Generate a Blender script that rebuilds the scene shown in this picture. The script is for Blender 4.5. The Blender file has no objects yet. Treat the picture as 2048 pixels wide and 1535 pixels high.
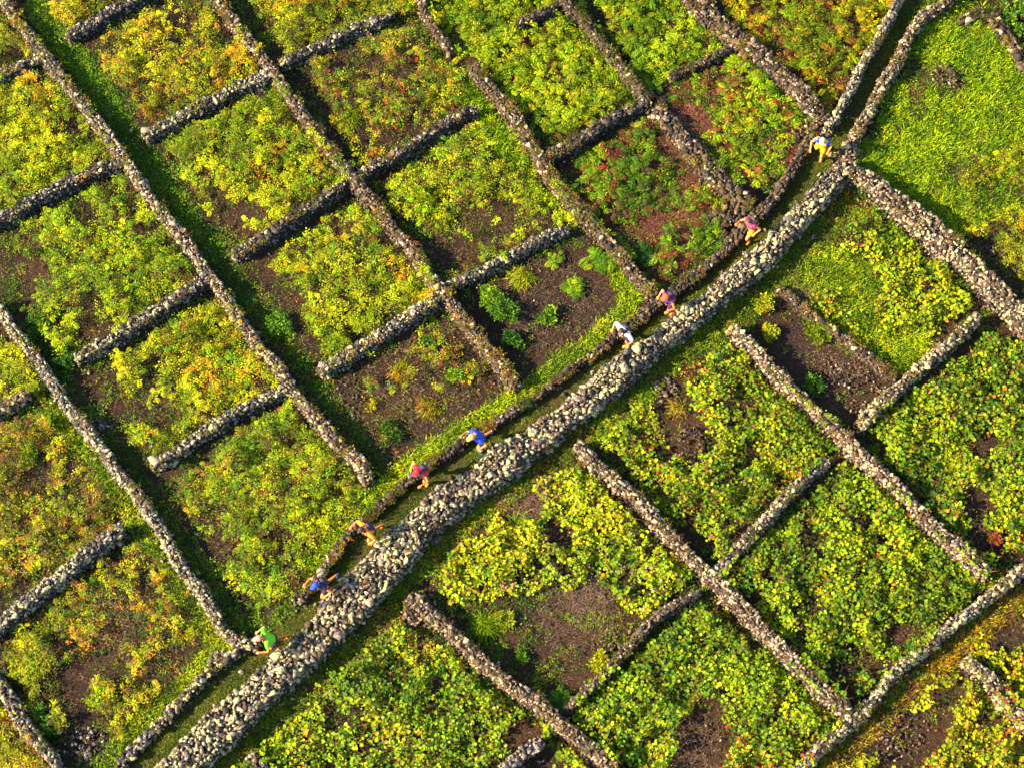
import bpy, math, random
import numpy as np
from mathutils import Vector, Matrix, Euler
random.seed(7)
RNG = np.random.default_rng(11)
S = bpy.context.scene
COL = S.collection
PI = math.pi

# ------------------------------------------------------------------ camera, sky, sun, exposure
TH = math.radians(22.0)          # camera tilt away from straight down
DIST = 58.0
HF = math.radians(30.0)
F = 1024 / math.tan(HF / 2)
CAMP = np.array([0.0, -DIST * math.sin(TH), DIST * math.cos(TH)])
cd = bpy.data.cameras.new('camera')
cam = bpy.data.objects.new('camera', cd); COL.objects.link(cam)
cam.location = CAMP; cam.rotation_euler = (TH, 0, 0)
cd.sensor_fit = 'HORIZONTAL'; cd.angle = HF; cd.clip_end = 3000
S.camera = cam

SUN_EL = math.radians(33)
SUN_TRAVEL = math.radians(14)    # heading of the light on the ground, from +x towards +y
world = bpy.data.worlds.new('World'); S.world = world; world.use_nodes = True
wn = world.node_tree
for n in list(wn.nodes): wn.nodes.remove(n)
wo = wn.nodes.new('ShaderNodeOutputWorld'); wb = wn.nodes.new('ShaderNodeBackground')
sk = wn.nodes.new('ShaderNodeTexSky'); sk.sky_type = 'NISHITA'; sk.sun_disc = False
sk.sun_elevation = SUN_EL
sk.sun_rotation = math.radians(270) - SUN_TRAVEL
wb.inputs['Strength'].default_value = 0.10
wn.links.new(sk.outputs[0], wb.inputs[0]); wn.links.new(wb.outputs[0], wo.inputs[0])
sd = bpy.data.lights.new('sun', 'SUN'); sd.energy = 4.6; sd.angle = math.radians(0.6)
sd.color = (1.0, 0.80, 0.53)
sun = bpy.data.objects.new('sun', sd); COL.objects.link(sun)
dv = Vector((math.cos(SUN_TRAVEL) * math.cos(SUN_EL), math.sin(SUN_TRAVEL) * math.cos(SUN_EL), -math.sin(SUN_EL)))
sun.rotation_euler = dv.to_track_quat('-Z', 'Y').to_euler()
S.view_settings.view_transform = 'Standard'; S.view_settings.look = 'None'
S.view_settings.gamma = 1; S.view_settings.use_curve_mapping = False
S.view_settings.exposure = 2.42

# ------------------------------------------------------------------ photograph pixel <-> place
def at(px, py, z=0.0):
    """point of the place at height z seen at this photograph pixel"""
    px = np.asarray(px, float); py = np.asarray(py, float)
    a = (px - 1024) / F; b = -(py - 767.5) / F
    dx = a; dy = math.sin(TH) + b * math.cos(TH); dz = -math.cos(TH) + b * math.sin(TH)
    t = (z - CAMP[2]) / dz
    return CAMP[0] + dx * t, CAMP[1] + dy * t
def proj(x, y, z):
    rx = x - CAMP[0]; ry = y - CAMP[1]; rz = z - CAMP[2]
    d = ry * math.sin(TH) - rz * math.cos(TH)
    u = ry * math.cos(TH) + rz * math.sin(TH)
    return 1024 + F * rx / d, 767.5 - F * u / d

# ------------------------------------------------------------------ noise on the plane (numpy)
_tabs = {}
def vnoise(x, y, s, seed):
    if seed not in _tabs: _tabs[seed] = np.random.default_rng(seed).random((256, 256))
    T = _tabs[seed]
    u = np.asarray(x) / s + 1000.3; v = np.asarray(y) / s + 1000.7
    i = np.floor(u).astype(int); j = np.floor(v).astype(int)
    a = u - i; b = v - j; a = a * a * (3 - 2 * a); b = b * b * (3 - 2 * b)
    i0 = i % 256; i1 = (i + 1) % 256; j0 = j % 256; j1 = (j + 1) % 256
    return (T[i0, j0] * (1 - a) + T[i1, j0] * a) * (1 - b) + (T[i0, j1] * (1 - a) + T[i1, j1] * a) * b
def fbm(x, y, s, seed, o=3):
    r = 0; w = 1; t = 0
    for k in range(o):
        r = r + w * vnoise(x, y, s / 2 ** k, seed + k); t += w; w *= 0.55
    return r / t
def sstep(a, b, x):
    t = np.clip((x - a) / (b - a), 0, 1); return t * t * (3 - 2 * t)

# ------------------------------------------------------------------ linking helpers
def tag(o, label=None, cat=None, group=None, kind=None):
    if label: o['label'] = label
    if cat: o['category'] = cat
    if group: o['group'] = group
    if kind: o['kind'] = kind
    return o
def empty(name, loc, rz=0):
    o = bpy.data.objects.new(name, None); COL.objects.link(o)
    o.location = loc; o.rotation_euler = (0, 0, rz); o.empty_display_size = 0.3
    return o
def link(name, me, parent=None, loc=None):
    o = bpy.data.objects.new(name, me); COL.objects.link(o)
    if parent is not None: o.parent = parent
    if loc is not None: o.location = loc
    return o
def mesh_np(name, V, faces_n, idx, mats, tint=None, mat_idx=None, smooth=False):
    """V (n,3); faces_n = verts per face array; idx = flat vertex indices"""
    me = bpy.data.meshes.new(name)
    nf = len(faces_n)
    me.vertices.add(len(V)); me.vertices.foreach_set('co', np.ascontiguousarray(V, np.float32).ravel())
    me.loops.add(len(idx)); me.loops.foreach_set('vertex_index', np.ascontiguousarray(idx, np.int32))
    me.polygons.add(nf)
    st = np.zeros(nf, np.int32); st[1:] = np.cumsum(faces_n)[:-1]
    me.polygons.foreach_set('loop_start', st)
    if mat_idx is not None: me.polygons.foreach_set('material_index', np.ascontiguousarray(mat_idx, np.int32))
    for m in mats: me.materials.append(m)
    me.update(calc_edges=True)
    if tint is not None:
        at_ = me.attributes.new('tint', 'FLOAT_COLOR', 'POINT')
        c = np.ones((len(V), 4), np.float32); c[:, :3] = tint
        at_.data.foreach_set('color', c.ravel())
    if smooth: me.shade_smooth()
    return me

# ------------------------------------------------------------------ materials
def newmat(name):
    m = bpy.data.materials.new(name); m.use_nodes = True
    nt = m.node_tree
    for n in list(nt.nodes): nt.nodes.remove(n)
    return m, nt, nt.nodes, nt.links
def N(ns, t, **k):
    n = ns.new(t)
    for a, b in k.items(): setattr(n, a, b)
    return n
def ramp(ns, stops):
    r = ns.new('ShaderNodeValToRGB')
    while len(r.color_ramp.elements) < len(stops): r.color_ramp.elements.new(0.5)
    for e, (p, c) in zip(r.color_ramp.elements, stops):
        e.position = p; e.color = (*c, 1)
    return r
def mixc(ns, ls, fac, a, b, mode='MIX'):
    n = ns.new('ShaderNodeMix'); n.data_type = 'RGBA'; n.blend_type = mode
    for s, v in ((0, fac), (6, a), (7, b)):
        if hasattr(v, 'links'): ls.new(v, n.inputs[s])
        elif isinstance(v, tuple): n.inputs[s].default_value = (*v, 1)
        else: n.inputs[s].default_value = v
    return n.outputs[2]

def leaf_material(name, trans=0.3, gloss=0.35):
    m, nt, ns, ls = newmat(name)
    out = N(ns, 'ShaderNodeOutputMaterial'); at_ = N(ns, 'ShaderNodeAttribute', attribute_name='tint')
    geo = N(ns, 'ShaderNodeNewGeometry')
    nz = N(ns, 'ShaderNodeTexNoise'); nz.inputs['Scale'].default_value = 22; nz.inputs['Detail'].default_value = 3
    ls.new(geo.outputs['Position'], nz.inputs['Vector'])
    r = ramp(ns, [(0.3, (0.7, 0.7, 0.7)), (0.7, (1.25, 1.25, 1.25))]); ls.new(nz.outputs[0], r.inputs[0])
    c = mixc(ns, ls, 1.0, at_.outputs['Color'], r.outputs[0], 'MULTIPLY')
    p = N(ns, 'ShaderNodeBsdfPrincipled'); p.inputs['Roughness'].default_value = 0.55
    p.inputs['Specular IOR Level'].default_value = gloss
    ls.new(c, p.inputs['Base Color'])
    t = N(ns, 'ShaderNodeBsdfTranslucent'); ls.new(c, t.inputs['Color'])
    mx = N(ns, 'ShaderNodeMixShader'); mx.inputs[0].default_value = trans
    ls.new(p.outputs[0], mx.inputs[1]); ls.new(t.outputs[0], mx.inputs[2]); ls.new(mx.outputs[0], out.inputs[0])
    return m
M_LEAF = leaf_material('vine_leaf', 0.28, 0.12)
M_GRASS = leaf_material('grass_blade', 0.25, 0.08)

def stone_material(name, dark, mid, light, lichen, lich_amt, moss_amt=0.0):
    m, nt, ns, ls = newmat(name)
    out = N(ns, 'ShaderNodeOutputMaterial'); p = N(ns, 'ShaderNodeBsdfPrincipled')
    geo = N(ns, 'ShaderNodeNewGeometry'); oi = N(ns, 'ShaderNodeObjectInfo')
    rnd = N(ns, 'ShaderNodeMath', operation='ADD'); ls.new(geo.outputs['Random Per Island'], rnd.inputs[0]); ls.new(oi.outputs['Random'], rnd.inputs[1])
    fr = N(ns, 'ShaderNodeMath', operation='FRACT'); ls.new(rnd.outputs[0], fr.inputs[0])
    base = ramp(ns, [(0.0, dark), (0.55, mid), (1.0, light)]); ls.new(fr.outputs[0], base.inputs[0])
    n1 = N(ns, 'ShaderNodeTexNoise'); n1.inputs['Scale'].default_value = 20; n1.inputs['Detail'].default_value = 5; n1.inputs['Roughness'].default_value = 0.7
    ls.new(geo.outputs['Position'], n1.inputs['Vector'])
    r1 = ramp(ns, [(0.36, (0.14, 0.13, 0.14)), (0.62, (1.6, 1.55, 1.5))]); ls.new(n1.outputs[0], r1.inputs[0])
    c = mixc(ns, ls, 1.0, base.outputs[0], r1.outputs[0], 'MULTIPLY')
    # lichen rosettes
    n2 = N(ns, 'ShaderNodeTexNoise'); n2.inputs['Scale'].default_value = 13; n2.inputs['Detail'].default_value = 4; n2.inputs['Roughness'].default_value = 0.65
    ad = N(ns, 'ShaderNodeVectorMath', operation='ADD'); ad.inputs[1].default_value = (13.1, 7.7, 3.3)
    ls.new(geo.outputs['Position'], ad.inputs[0]); ls.new(ad.outputs[0], n2.inputs['Vector'])
    sm = N(ns, 'ShaderNodeMath', operation='MULTIPLY_ADD'); ls.new(fr.outputs[0], sm.inputs[0]); sm.inputs[1].default_value = 0.16; ls.new(n2.outputs[0], sm.inputs[2])
    r2 = ramp(ns, [(0.78 - lich_amt, (0, 0, 0)), (0.82 - lich_amt, (1, 1, 1))]); ls.new(sm.outputs[0], r2.inputs[0])
    n3 = N(ns, 'ShaderNodeTexNoise'); n3.inputs['Scale'].default_value = 1.3; ls.new(geo.outputs['Position'], n3.inputs['Vector'])
    lc = mixc(ns, ls, n3.outputs[0], lichen[0], lichen[1])
    c = mixc(ns, ls, r2.outputs[0], c, lc)
    if moss_amt:
        n4 = N(ns, 'ShaderNodeTexNoise'); n4.inputs['Scale'].default_value = 2.2; n4.inputs['Detail'].default_value = 6; n4.inputs['Roughness'].default_value = 0.7
        ls.new(geo.outputs['Position'], n4.inputs['Vector'])
        r4 = ramp(ns, [(0.62 - moss_amt, (0, 0, 0)), (0.70 - moss_amt, (1, 1, 1))]); ls.new(n4.outputs[0], r4.inputs[0])
        c = mixc(ns, ls, r4.outputs[0], c, (0.055, 0.038, 0.014))
    ls.new(c, p.inputs['Base Color']); p.inputs['Roughness'].default_value = 0.9
    p.inputs['Specular IOR Level'].default_value = 0.25
    b = N(ns, 'ShaderNodeBump'); b.inputs['Strength'].default_value = 0.8; b.inputs['Distance'].default_value = 0.03
    ls.new(n1.outputs[0], b.inputs['Height']); ls.new(b.outputs[0], p.inputs['Normal'])
    ls.new(p.outputs[0], out.inputs[0])
    return m
LW = ((0.30, 0.27, 0.17), (0.33, 0.29, 0.23))
LG = ((0.31, 0.31, 0.10), (0.33, 0.29, 0.17))
SM = {
 'grey':  stone_material('lava_stone_grey', (0.03, 0.027, 0.028), (0.075, 0.066, 0.062), (0.15, 0.13, 0.115), LW, 0.12),
 'pale':  stone_material('lava_stone_lichened', (0.028, 0.023, 0.019), (0.085, 0.068, 0.052), (0.22, 0.175, 0.12), LG, 0.21),
 'tan':   stone_material('weathered_stone_tan', (0.028, 0.018, 0.012), (0.09, 0.058, 0.038), (0.20, 0.135, 0.088), ((0.30, 0.24, 0.15), (0.28, 0.21, 0.15)), 0.15, 0.03),
 'mossy': stone_material('stone_under_dry_moss', (0.020, 0.012, 0.007), (0.06, 0.037, 0.020), (0.12, 0.078, 0.043), ((0.22, 0.17, 0.10), (0.24, 0.18, 0.11)), 0.07, 0.14),
 'dark':  stone_material('dark_basalt', (0.014, 0.011, 0.010), (0.034, 0.026, 0.023), (0.07, 0.052, 0.043), LW, 0.03, 0.06),
}
SM_KEYS = list(SM)

def plain(name, col, rough=0.8, nscale=30, var=0.25, spec=0.3):
    m, nt, ns, ls = newmat(name)
    out = N(ns, 'ShaderNodeOutputMaterial'); p = N(ns, 'ShaderNodeBsdfPrincipled')
    tc = N(ns, 'ShaderNodeTexCoord'); nz = N(ns, 'ShaderNodeTexNoise'); nz.inputs['Scale'].default_value = nscale; nz.inputs['Detail'].default_value = 3
    ls.new(tc.outputs['Object'], nz.inputs['Vector'])
    r = ramp(ns, [(0.3, (1 - var,) * 3), (0.7, (1 + var,) * 3)]); ls.new(nz.outputs[0], r.inputs[0])
    ls.new(mixc(ns, ls, 1.0, tuple(col), r.outputs[0], 'MULTIPLY'), p.inputs['Base Color'])
    p.inputs['Roughness'].default_value = rough; p.inputs['Specular IOR Level'].default_value = spec
    b = N(ns, 'ShaderNodeBump'); b.inputs['Strength'].default_value = 0.3; b.inputs['Distance'].default_value = 0.01
    ls.new(nz.outputs[0], b.inputs['Height']); ls.new(b.outputs[0], p.inputs['Normal'])
    ls.new(p.outputs[0], out.inputs[0])
    return m
M_CORE = plain('wall_core_rubble', (0.02, 0.017, 0.016), 0.95, 12, 0.4)
M_TWIG = leaf_material('dead_twig', 0.0, 0.2)

def ground_material(name, moss=False):
    m, nt, ns, ls = newmat(name)
    out = N(ns, 'ShaderNodeOutputMaterial'); p = N(ns, 'ShaderNodeBsdfPrincipled')
    geo = N(ns, 'ShaderNodeNewGeometry'); at_ = N(ns, 'ShaderNodeAttribute', attribute_name='tint')
    n1 = N(ns, 'ShaderNodeTexNoise'); n1.inputs['Scale'].default_value = 15; n1.inputs['Detail'].default_value = 8; n1.inputs['Roughness'].default_value = 0.75
    ls.new(geo.outputs['Position'], n1.inputs['Vector'])
    r1 = ramp(ns, [(0.36, (0.2, 0.2, 0.2)), (0.66, (1.8, 1.7, 1.6))]); ls.new(n1.outputs[0], r1.inputs[0])
    c = mixc(ns, ls, 1.0, at_.outputs['Color'], r1.outputs[0], 'MULTIPLY')
    v = N(ns, 'ShaderNodeTexVoronoi'); v.inputs['Scale'].default_value = 14; ls.new(geo.outputs['Position'], v.inputs['Vector'])
    r2 = ramp(ns, [(0.18, (1, 1, 1)), (0.3, (0, 0, 0))]); ls.new(v.outputs['Distance'], r2.inputs[0])
    if not moss:
        k = N(ns, 'ShaderNodeMath', operation='MULTIPLY'); ls.new(r2.outputs[0], k.inputs[0]); k.inputs[1].default_value = 0.8
        pc = ramp(ns, [(0.0, (0.008, 0.006, 0.006)), (0.5, (0.030, 0.019, 0.013)), (0.8, (0.10, 0.068, 0.043)), (1.0, (0.26, 0.20, 0.13))]); ls.new(v.outputs['Color'], pc.inputs[0])
        c = mixc(ns, ls, k.outputs[0], c, pc.outputs[0])
    ls.new(c, p.inputs['Base Color']); p.inputs['Roughness'].default_value = 0.95; p.inputs['Specular IOR Level'].default_value = 0.15
    b = N(ns, 'ShaderNodeBump'); b.inputs['Strength'].default_value = 1.0; b.inputs['Distance'].default_value = 0.05
    ls.new(n1.outputs[0], b.inputs['Height']); ls.new(b.outputs[0], p.inputs['Normal'])
    ls.new(p.outputs[0], out.inputs[0])
    return m
M_SOIL = ground_material('volcanic_soil'); M_PATH = ground_material('mossy_turf', True)

# ------------------------------------------------------------------ the walls, traced along their top
# (points in photograph pixels, top width m, height m, tint mix, stone size m, label)
WALLS = [
 ([(1683,328),(1656,359),(1628,393),(1594,427),(1560,461),(1526,500),(1450,563),(1399,605),(1348,646),(1278,698),(1193,765),(1107,832),(1022,893),(936,951),(871,992),(817,1042),(748,1118),(700,1172),(662,1214),(604,1276),(527,1337),(459,1402),(391,1468),(335,1520),(280,1575)],
  [(0,0.52),(0.3,0.62),(0.6,0.88),(1,0.92)], 0.80, dict(pale=4,grey=4,tan=6,mossy=2), 0.145, 'broad pale lichened stone wall running the whole length of the path on its lower right side'),
 ([(-15,605),(3,623),(20,654),(65,705),(102,760),(137,814),(171,852),(198,886),(232,937),(266,972),(290,1009),(325,1066),(349,1114),(376,1152),(410,1193),(427,1227),(448,1261),(478,1281),(508,1285)], 0.40, 0.85, dict(grey=4,pale=3,tan=2), 0.17, 'long narrow stone wall from the left edge down to the runner in bright green'),
 ([(-10,-40),(17,17),(51,58),(89,106),(120,150),(150,185),(178,222),(212,263),(239,304),(260,335),(294,383),(325,424),(355,461),(393,506),(413,541),(448,585),(478,633),(513,681),(554,732),(581,773),(625,821),(656,862),(687,900),(714,914),(733,955)], 0.42, 0.85, dict(tan=5,grey=3,pale=2,mossy=2), 0.17, 'longest narrow stone wall, from the top left corner to a free end above the runner in yellow'),
 ([(410,-40),(437,0),(461,31),(489,68),(523,109),(554,147),(581,191),(615,239),(649,284),(690,335),(724,376),(759,417),(793,461),(827,502),(853,540),(885,582),(908,612),(940,654),(977,695),(1008,732),(1031,762)], 0.44, 0.85, dict(mossy=5,tan=3,grey=1), 0.17, 'brown moss-dulled stone wall from the top edge to a free end beside the bare gravel plots'),
 ([(833,-40),(841,0),(858,34),(885,75),(900,95)], 0.34, 0.7, dict(mossy=5,tan=3), 0.18, 'short overgrown stone wall at the top that disappears under bright green foliage'),
 ([(948,132),(964,154),(1005,195),(1039,239),(1059,280),(1083,314),(1111,362),(1138,393),(1176,434),(1210,472),(1244,509),(1261,531),(1288,561),(1308,582)], 0.50, 0.8, dict(mossy=6,tan=2,dark=1), 0.18, 'brown mossy stone wall that ends at the path above the runner in the purple vest'),
 ([(1100,-40),(1128,0),(1158,27),(1193,65),(1227,106),(1261,147),(1285,178),(1297,205)], 0.40, 0.8, dict(mossy=5,dark=3), 0.18, 'dark brown stone wall at the top between two bright fern green plots'),
 ([(1310,214),(1348,250),(1389,301),(1427,349),(1461,383),(1492,405)], 0.85, 0.6, dict(mossy=4,dark=4,tan=2), 0.22, 'slumped wide brown rubble wall leading to the runner in orange and purple'),
 ([(1370,-40),(1406,12),(1444,46),(1485,80),(1533,111),(1567,145),(1601,179),(1628,210),(1645,236)], 0.85, 0.75, dict(mossy=4,tan=4,dark=2), 0.2, 'wide crumbling brown wall with a rubble face ending by the uppermost runner'),
 ([(1815,-40),(1796,0),(1772,44),(1751,85),(1727,120),(1710,154),(1693,191),(1673,226),(1657,252)], 0.30, 0.9, dict(grey=6,pale=4), 0.17, 'thin pale grey wall edging the left side of the path above the uppermost runner'),
 ([(1930,-40),(1895,0),(1850,24),(1826,58),(1809,92),(1789,130),(1765,167),(1751,198),(1731,232),(1712,262),(1702,300)], 0.42, 0.8, dict(tan=4,pale=3,mossy=3), 0.18, 'ragged dark wall edging the right side of the path at the top'),
 ([(1690,325),(1724,342),(1758,368),(1803,400),(1844,436),(1881,468),(1922,503),(1946,520),(1980,556),(2014,592),(2045,623),(2090,670),(2130,705)], 0.85, 1.15, dict(tan=6,pale=3,mossy=1), 0.21, 'broad tan stone wall running from the path fork to the right edge'),
 ([(239,1560),(239,1521),(290,1473),(328,1432),(369,1388),(410,1350),(430,1326),(471,1305)], 0.42, 0.7, dict(grey=4,pale=3,dark=3), 0.22, 'low grey wall along the upper left side of the path below the runner in bright green'),
 ([(605,1193),(630,1165),(642,1148),(659,1114),(687,1080),(712,1050),(745,1023),(765,1007),(810,966),(851,930),(892,907),(926,878),(970,853),(1022,823),(1073,792),(1117,758),(1158,727),(1199,700),(1220,680)], 0.34, 0.7, dict(dark=5,mossy=4,grey=2), 0.19, 'low dark wall along the upper left side of the path beside the five lower middle runners'),
 ([(1222,676),(1250,655),(1278,635),(1305,612),(1335,588),(1378,562),(1420,525),(1455,493),(1484,458),(1519,425),(1553,388),(1580,344),(1601,306),(1620,272)], 0.50, 0.7, dict(dark=6,mossy=3), 0.19, 'low dark wall along the upper left side of the path beside the runners in orange and purple'),
 # cross walls on the left half
 ([(-30,160),(0,148),(34,126),(68,113),(85,108)], 0.40, 0.75, dict(grey=5,pale=3), 0.17, 'short grey cross wall leaving the left edge, uppermost there'),
 ([(-30,448),(0,434),(68,396),(120,369),(171,342),(219,325),(245,318)], 0.46, 0.8, dict(dark=4,grey=5), 0.17, 'dark grey cross wall leaving the left edge, second down from the top left corner'),
 ([(154,712),(205,683),(256,653),(308,619),(359,588),(400,563),(425,552)], 0.44, 0.8, dict(grey=5,pale=2,dark=2), 0.17, 'grey cross wall with a squared free end, left of centre at middle height'),
 ([(306,922),(359,897),(410,857),(461,829),(506,802),(547,782),(575,770)], 0.42, 0.75, dict(grey=4,pale=4,dark=1), 0.17, 'grey cross wall whose free end carries a big cream lichened block'),
 ([(137,66),(178,46),(219,18),(267,-2),(330,-40)], 0.40, 0.75, dict(dark=3,grey=5), 0.17, 'dark cross wall at the top edge with a pinkish free end over a grass lane'),
 ([(292,268),(342,238),(393,211),(437,190),(478,166),(530,145),(550,140)], 0.46, 0.7, dict(grey=6,pale=2,dark=1), 0.17, 'grey cross wall with one large cream stone at its free end, near the top left'),
 ([(472,504),(530,470),(581,435),(632,401),(683,367),(705,352)], 0.40, 0.8, dict(dark=4,grey=4,mossy=2), 0.17, 'dark cross wall with a pale edged free end, left of centre in the upper half'),
 ([(642,737),(690,710),(731,686),(776,655),(817,631),(858,603),(880,592)], 0.42, 0.75, dict(grey=5,pale=3), 0.17, 'pale grey cross wall bordering the bare gravel plot on its upper side'),
 ([(566,122),(615,98),(667,74),(707,50),(748,40),(779,20)], 0.42, 0.7, dict(grey=5,dark=2,pale=2), 0.17, 'grey cross wall near the top, halfway between two brown long walls'),
 ([(712,352),(724,343),(765,319),(817,292),(868,258),(912,230),(950,218)], 0.38, 0.8, dict(dark=4,grey=4,mossy=2), 0.17, 'dark cross wall with pale edge stones directly above a plot of yellow tufts, upper middle'),
 ([(899,566),(953,546),(1005,518),(1056,487),(1097,466),(1131,458)], 0.36, 0.7, dict(grey=6,pale=2), 0.17, 'light grey cross wall bordering the bare plot of scattered shrubs on its upper side'),
 ([(1100,305),(1118,302),(1159,282),(1199,247),(1244,220),(1288,203)], 0.38, 0.8, dict(dark=7,grey=1), 0.19, 'nearly black cross wall below a bright green fern plot, upper middle'),
 ([(1040,40),(1073,27),(1106,15)], 0.36, 0.7, dict(dark=7), 0.18, 'short black stub of wall poking out of bright foliage at the top'),
 ([(1345,148),(1392,125),(1433,105),(1455,95)], 0.34, 0.65, dict(dark=6,mossy=3), 0.18, 'half buried dark cross wall between two green plots at the upper right of centre'),
 ([(-30,828),(0,815),(27,793),(48,784)], 0.40, 0.8, dict(grey=4,pale=4), 0.18, 'short grey wall end at the left edge, at middle height'),
 ([(-30,1268),(0,1245),(34,1215),(68,1184),(120,1150),(164,1106),(205,1075),(238,1058)], 0.48, 0.85, dict(grey=6,pale=3), 0.18, 'thick grey cross wall at the lower left with a free end among green vines'),
 ([(-25,1335),(0,1374),(24,1411),(51,1452),(82,1490),(109,1528),(130,1565)], 0.44, 0.85, dict(pale=3,tan=4,grey=3), 0.18, 'pale wall crossing the bottom left corner'),
 # right half
 ([(1468,652),(1498,679),(1530,715),(1553,744),(1587,775),(1621,802),(1656,840),(1690,870),(1724,905),(1765,942),(1806,976),(1844,1020),(1885,1064),(1929,1098),(1975,1140)], 0.44, 1.0, dict(tan=7,pale=2), 0.19, 'long tan wall beside the dark pit, running towards the lower right between vine plots'),
 ([(1724,843),(1765,799),(1809,761),(1854,724),(1902,683),(1946,638),(1955,632)], 0.40, 0.9, dict(pale=5,tan=4), 0.2, 'cream stone wall closing the lower right side of the dark pit'),
 ([(1437,1136),(1478,1092),(1512,1054),(1546,1023),(1560,1000),(1594,966),(1632,932),(1663,912)], 0.36, 0.85, dict(tan=5,grey=3,pale=2), 0.18, 'short brown cross wall between two dense vine plots, right of centre'),
 ([(1158,886),(1186,918),(1227,956),(1268,987),(1292,1011),(1323,1051),(1357,1088),(1382,1109),(1427,1150),(1461,1187),(1502,1228),(1539,1269),(1580,1314),(1621,1351),(1662,1389),(1708,1425)], 0.44, 0.95, dict(tan=7,pale=1,mossy=1), 0.18, 'long tan wall from beside the broad wall at the centre to the lower right corner wall'),
 ([(822,1190),(858,1222),(899,1259),(947,1303),(988,1341),(1032,1375),(1080,1406),(1117,1440),(1158,1474),(1199,1508),(1235,1550),(1260,1575)], 0.48, 0.9, dict(tan=7,mossy=3), 0.18, 'curved brown wall with a rounded rubble end at the lower centre'),
 ([(1135,1413),(1176,1379),(1199,1358),(1227,1327),(1261,1286),(1295,1252),(1329,1221),(1357,1201),(1392,1182)], 0.28, 0.8, dict(tan=6,mossy=3,grey=1), 0.17, 'thin brown cross wall closing the dark bare plot at the lower centre'),
 ([(1575,1565),(1608,1529),(1656,1478),(1707,1440),(1751,1392),(1792,1341),(1833,1307),(1881,1269),(1929,1232),(1973,1194),(2011,1163),(2048,1136),(2110,1085)], 0.38, 0.9, dict(pale=5,tan=3,grey=3), 0.2, 'pale wall slanting across the lower right corner above a strip of orange grass'),
 ([(1938,1318),(1980,1351),(2011,1389),(2045,1437),(2090,1490)], 0.48, 0.85, dict(tan=5,pale=4), 0.19, 'tan wall with a rounded end at the lower right edge'),
 ([(985,1565),(1015,1529),(1049,1498),(1078,1478)], 0.38, 0.8, dict(tan=3,grey=5), 0.18, 'short greyish wall end at the bottom edge right of centre'),
 ([(500,1512),(528,1545),(560,1585)], 0.46, 0.85, dict(grey=5,tan=4), 0.2, 'rounded wall end just showing at the bottom edge left of centre'),
 ([(1562,578),(1608,618),(1649,645),(1693,676),(1731,706),(1765,734),(1790,755)], 0.34, 0.5, dict(mossy=5,dark=4,tan=1), 0.18, 'low dark mossy wall along the upper right rim of the dark pit'),
 ([(1925,38),(1955,22),(1985,28),(2007,61),(2031,92),(2060,135),(2100,190)], 0.5, 0.42, dict(mossy=7,tan=2,dark=2), 0.26, 'low reddish brown boulder wall in the top right corner around the grassy field'),
]

# stone shapes: convex hulls of jittered box points
import bmesh
def hull_stone(seed):
    r = random.Random(seed); bm = bmesh.new()
    for k in range(12):
        v = Vector((r.gauss(0, 1), r.gauss(0, 1), r.gauss(0, 1))).normalized()
        v = Vector([math.copysign(abs(c) ** 0.5, c) for c in v]); v *= r.uniform(0.62, 1.0) / max(abs(c) for c in v) ** .6
        bm.verts.new(v)
    bmesh.ops.convex_hull(bm, input=bm.verts)
    for v in [v for v in bm.verts if not v.link_faces]: bm.verts.remove(v)
    bmesh.ops.triangulate(bm, faces=bm.faces)
    bm.verts.index_update()
    V = np.array([v.co[:] for v in bm.verts]); T = np.array([[v.index for v in f.verts] for f in bm.faces])
    bm.free(); return V, T
SHAPES = [hull_stone(100 + i) for i in range(10)]
STONE_ME = {}
for k in SM_KEYS:
    for i, (V, T) in enumerate(SHAPES):
        STONE_ME[k, i] = mesh_np('stone', V, np.full(len(T), 3), T.ravel(), [SM[k]])
def rotm(a, b, c): return np.array(Euler((a, b, c)).to_matrix())

def bake_stones(name, items, parent, org):
    """items: (kind, shape, loc, euler, scale) -> one mesh"""
    Vs = []; Is = []; Ms = []; off = 0
    kinds = sorted({i[0] for i in items})
    for (k, s, loc, eu, sc) in items:
        V, T = SHAPES[s]
        Vs.append((V * sc) @ rotm(*eu).T + (np.array(loc) - org)); Is.append(T + off); off += len(V)
        Ms.append(np.full(len(T), kinds.index(k)))
    V = np.concatenate(Vs); T = np.concatenate(Is)
    me = mesh_np(name, V, np.full(len(T), 3), T.ravel(), [SM[k] for k in kinds], mat_idx=np.concatenate(Ms))
    return link(name, me, parent)

WSEG = []     # (x0,y0,x1,y1,halfwidth) for the clearance field
def resample(P, step):
    P = np.array(P); d = np.r_[0, np.cumsum(np.hypot(*np.diff(P, axis=0).T))]
    n = max(2, int(d[-1] / step) + 1); s = np.linspace(0, d[-1], n)
    return np.c_[np.interp(s, d, P[:, 0]), np.interp(s, d, P[:, 1])], s, d[-1]

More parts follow.
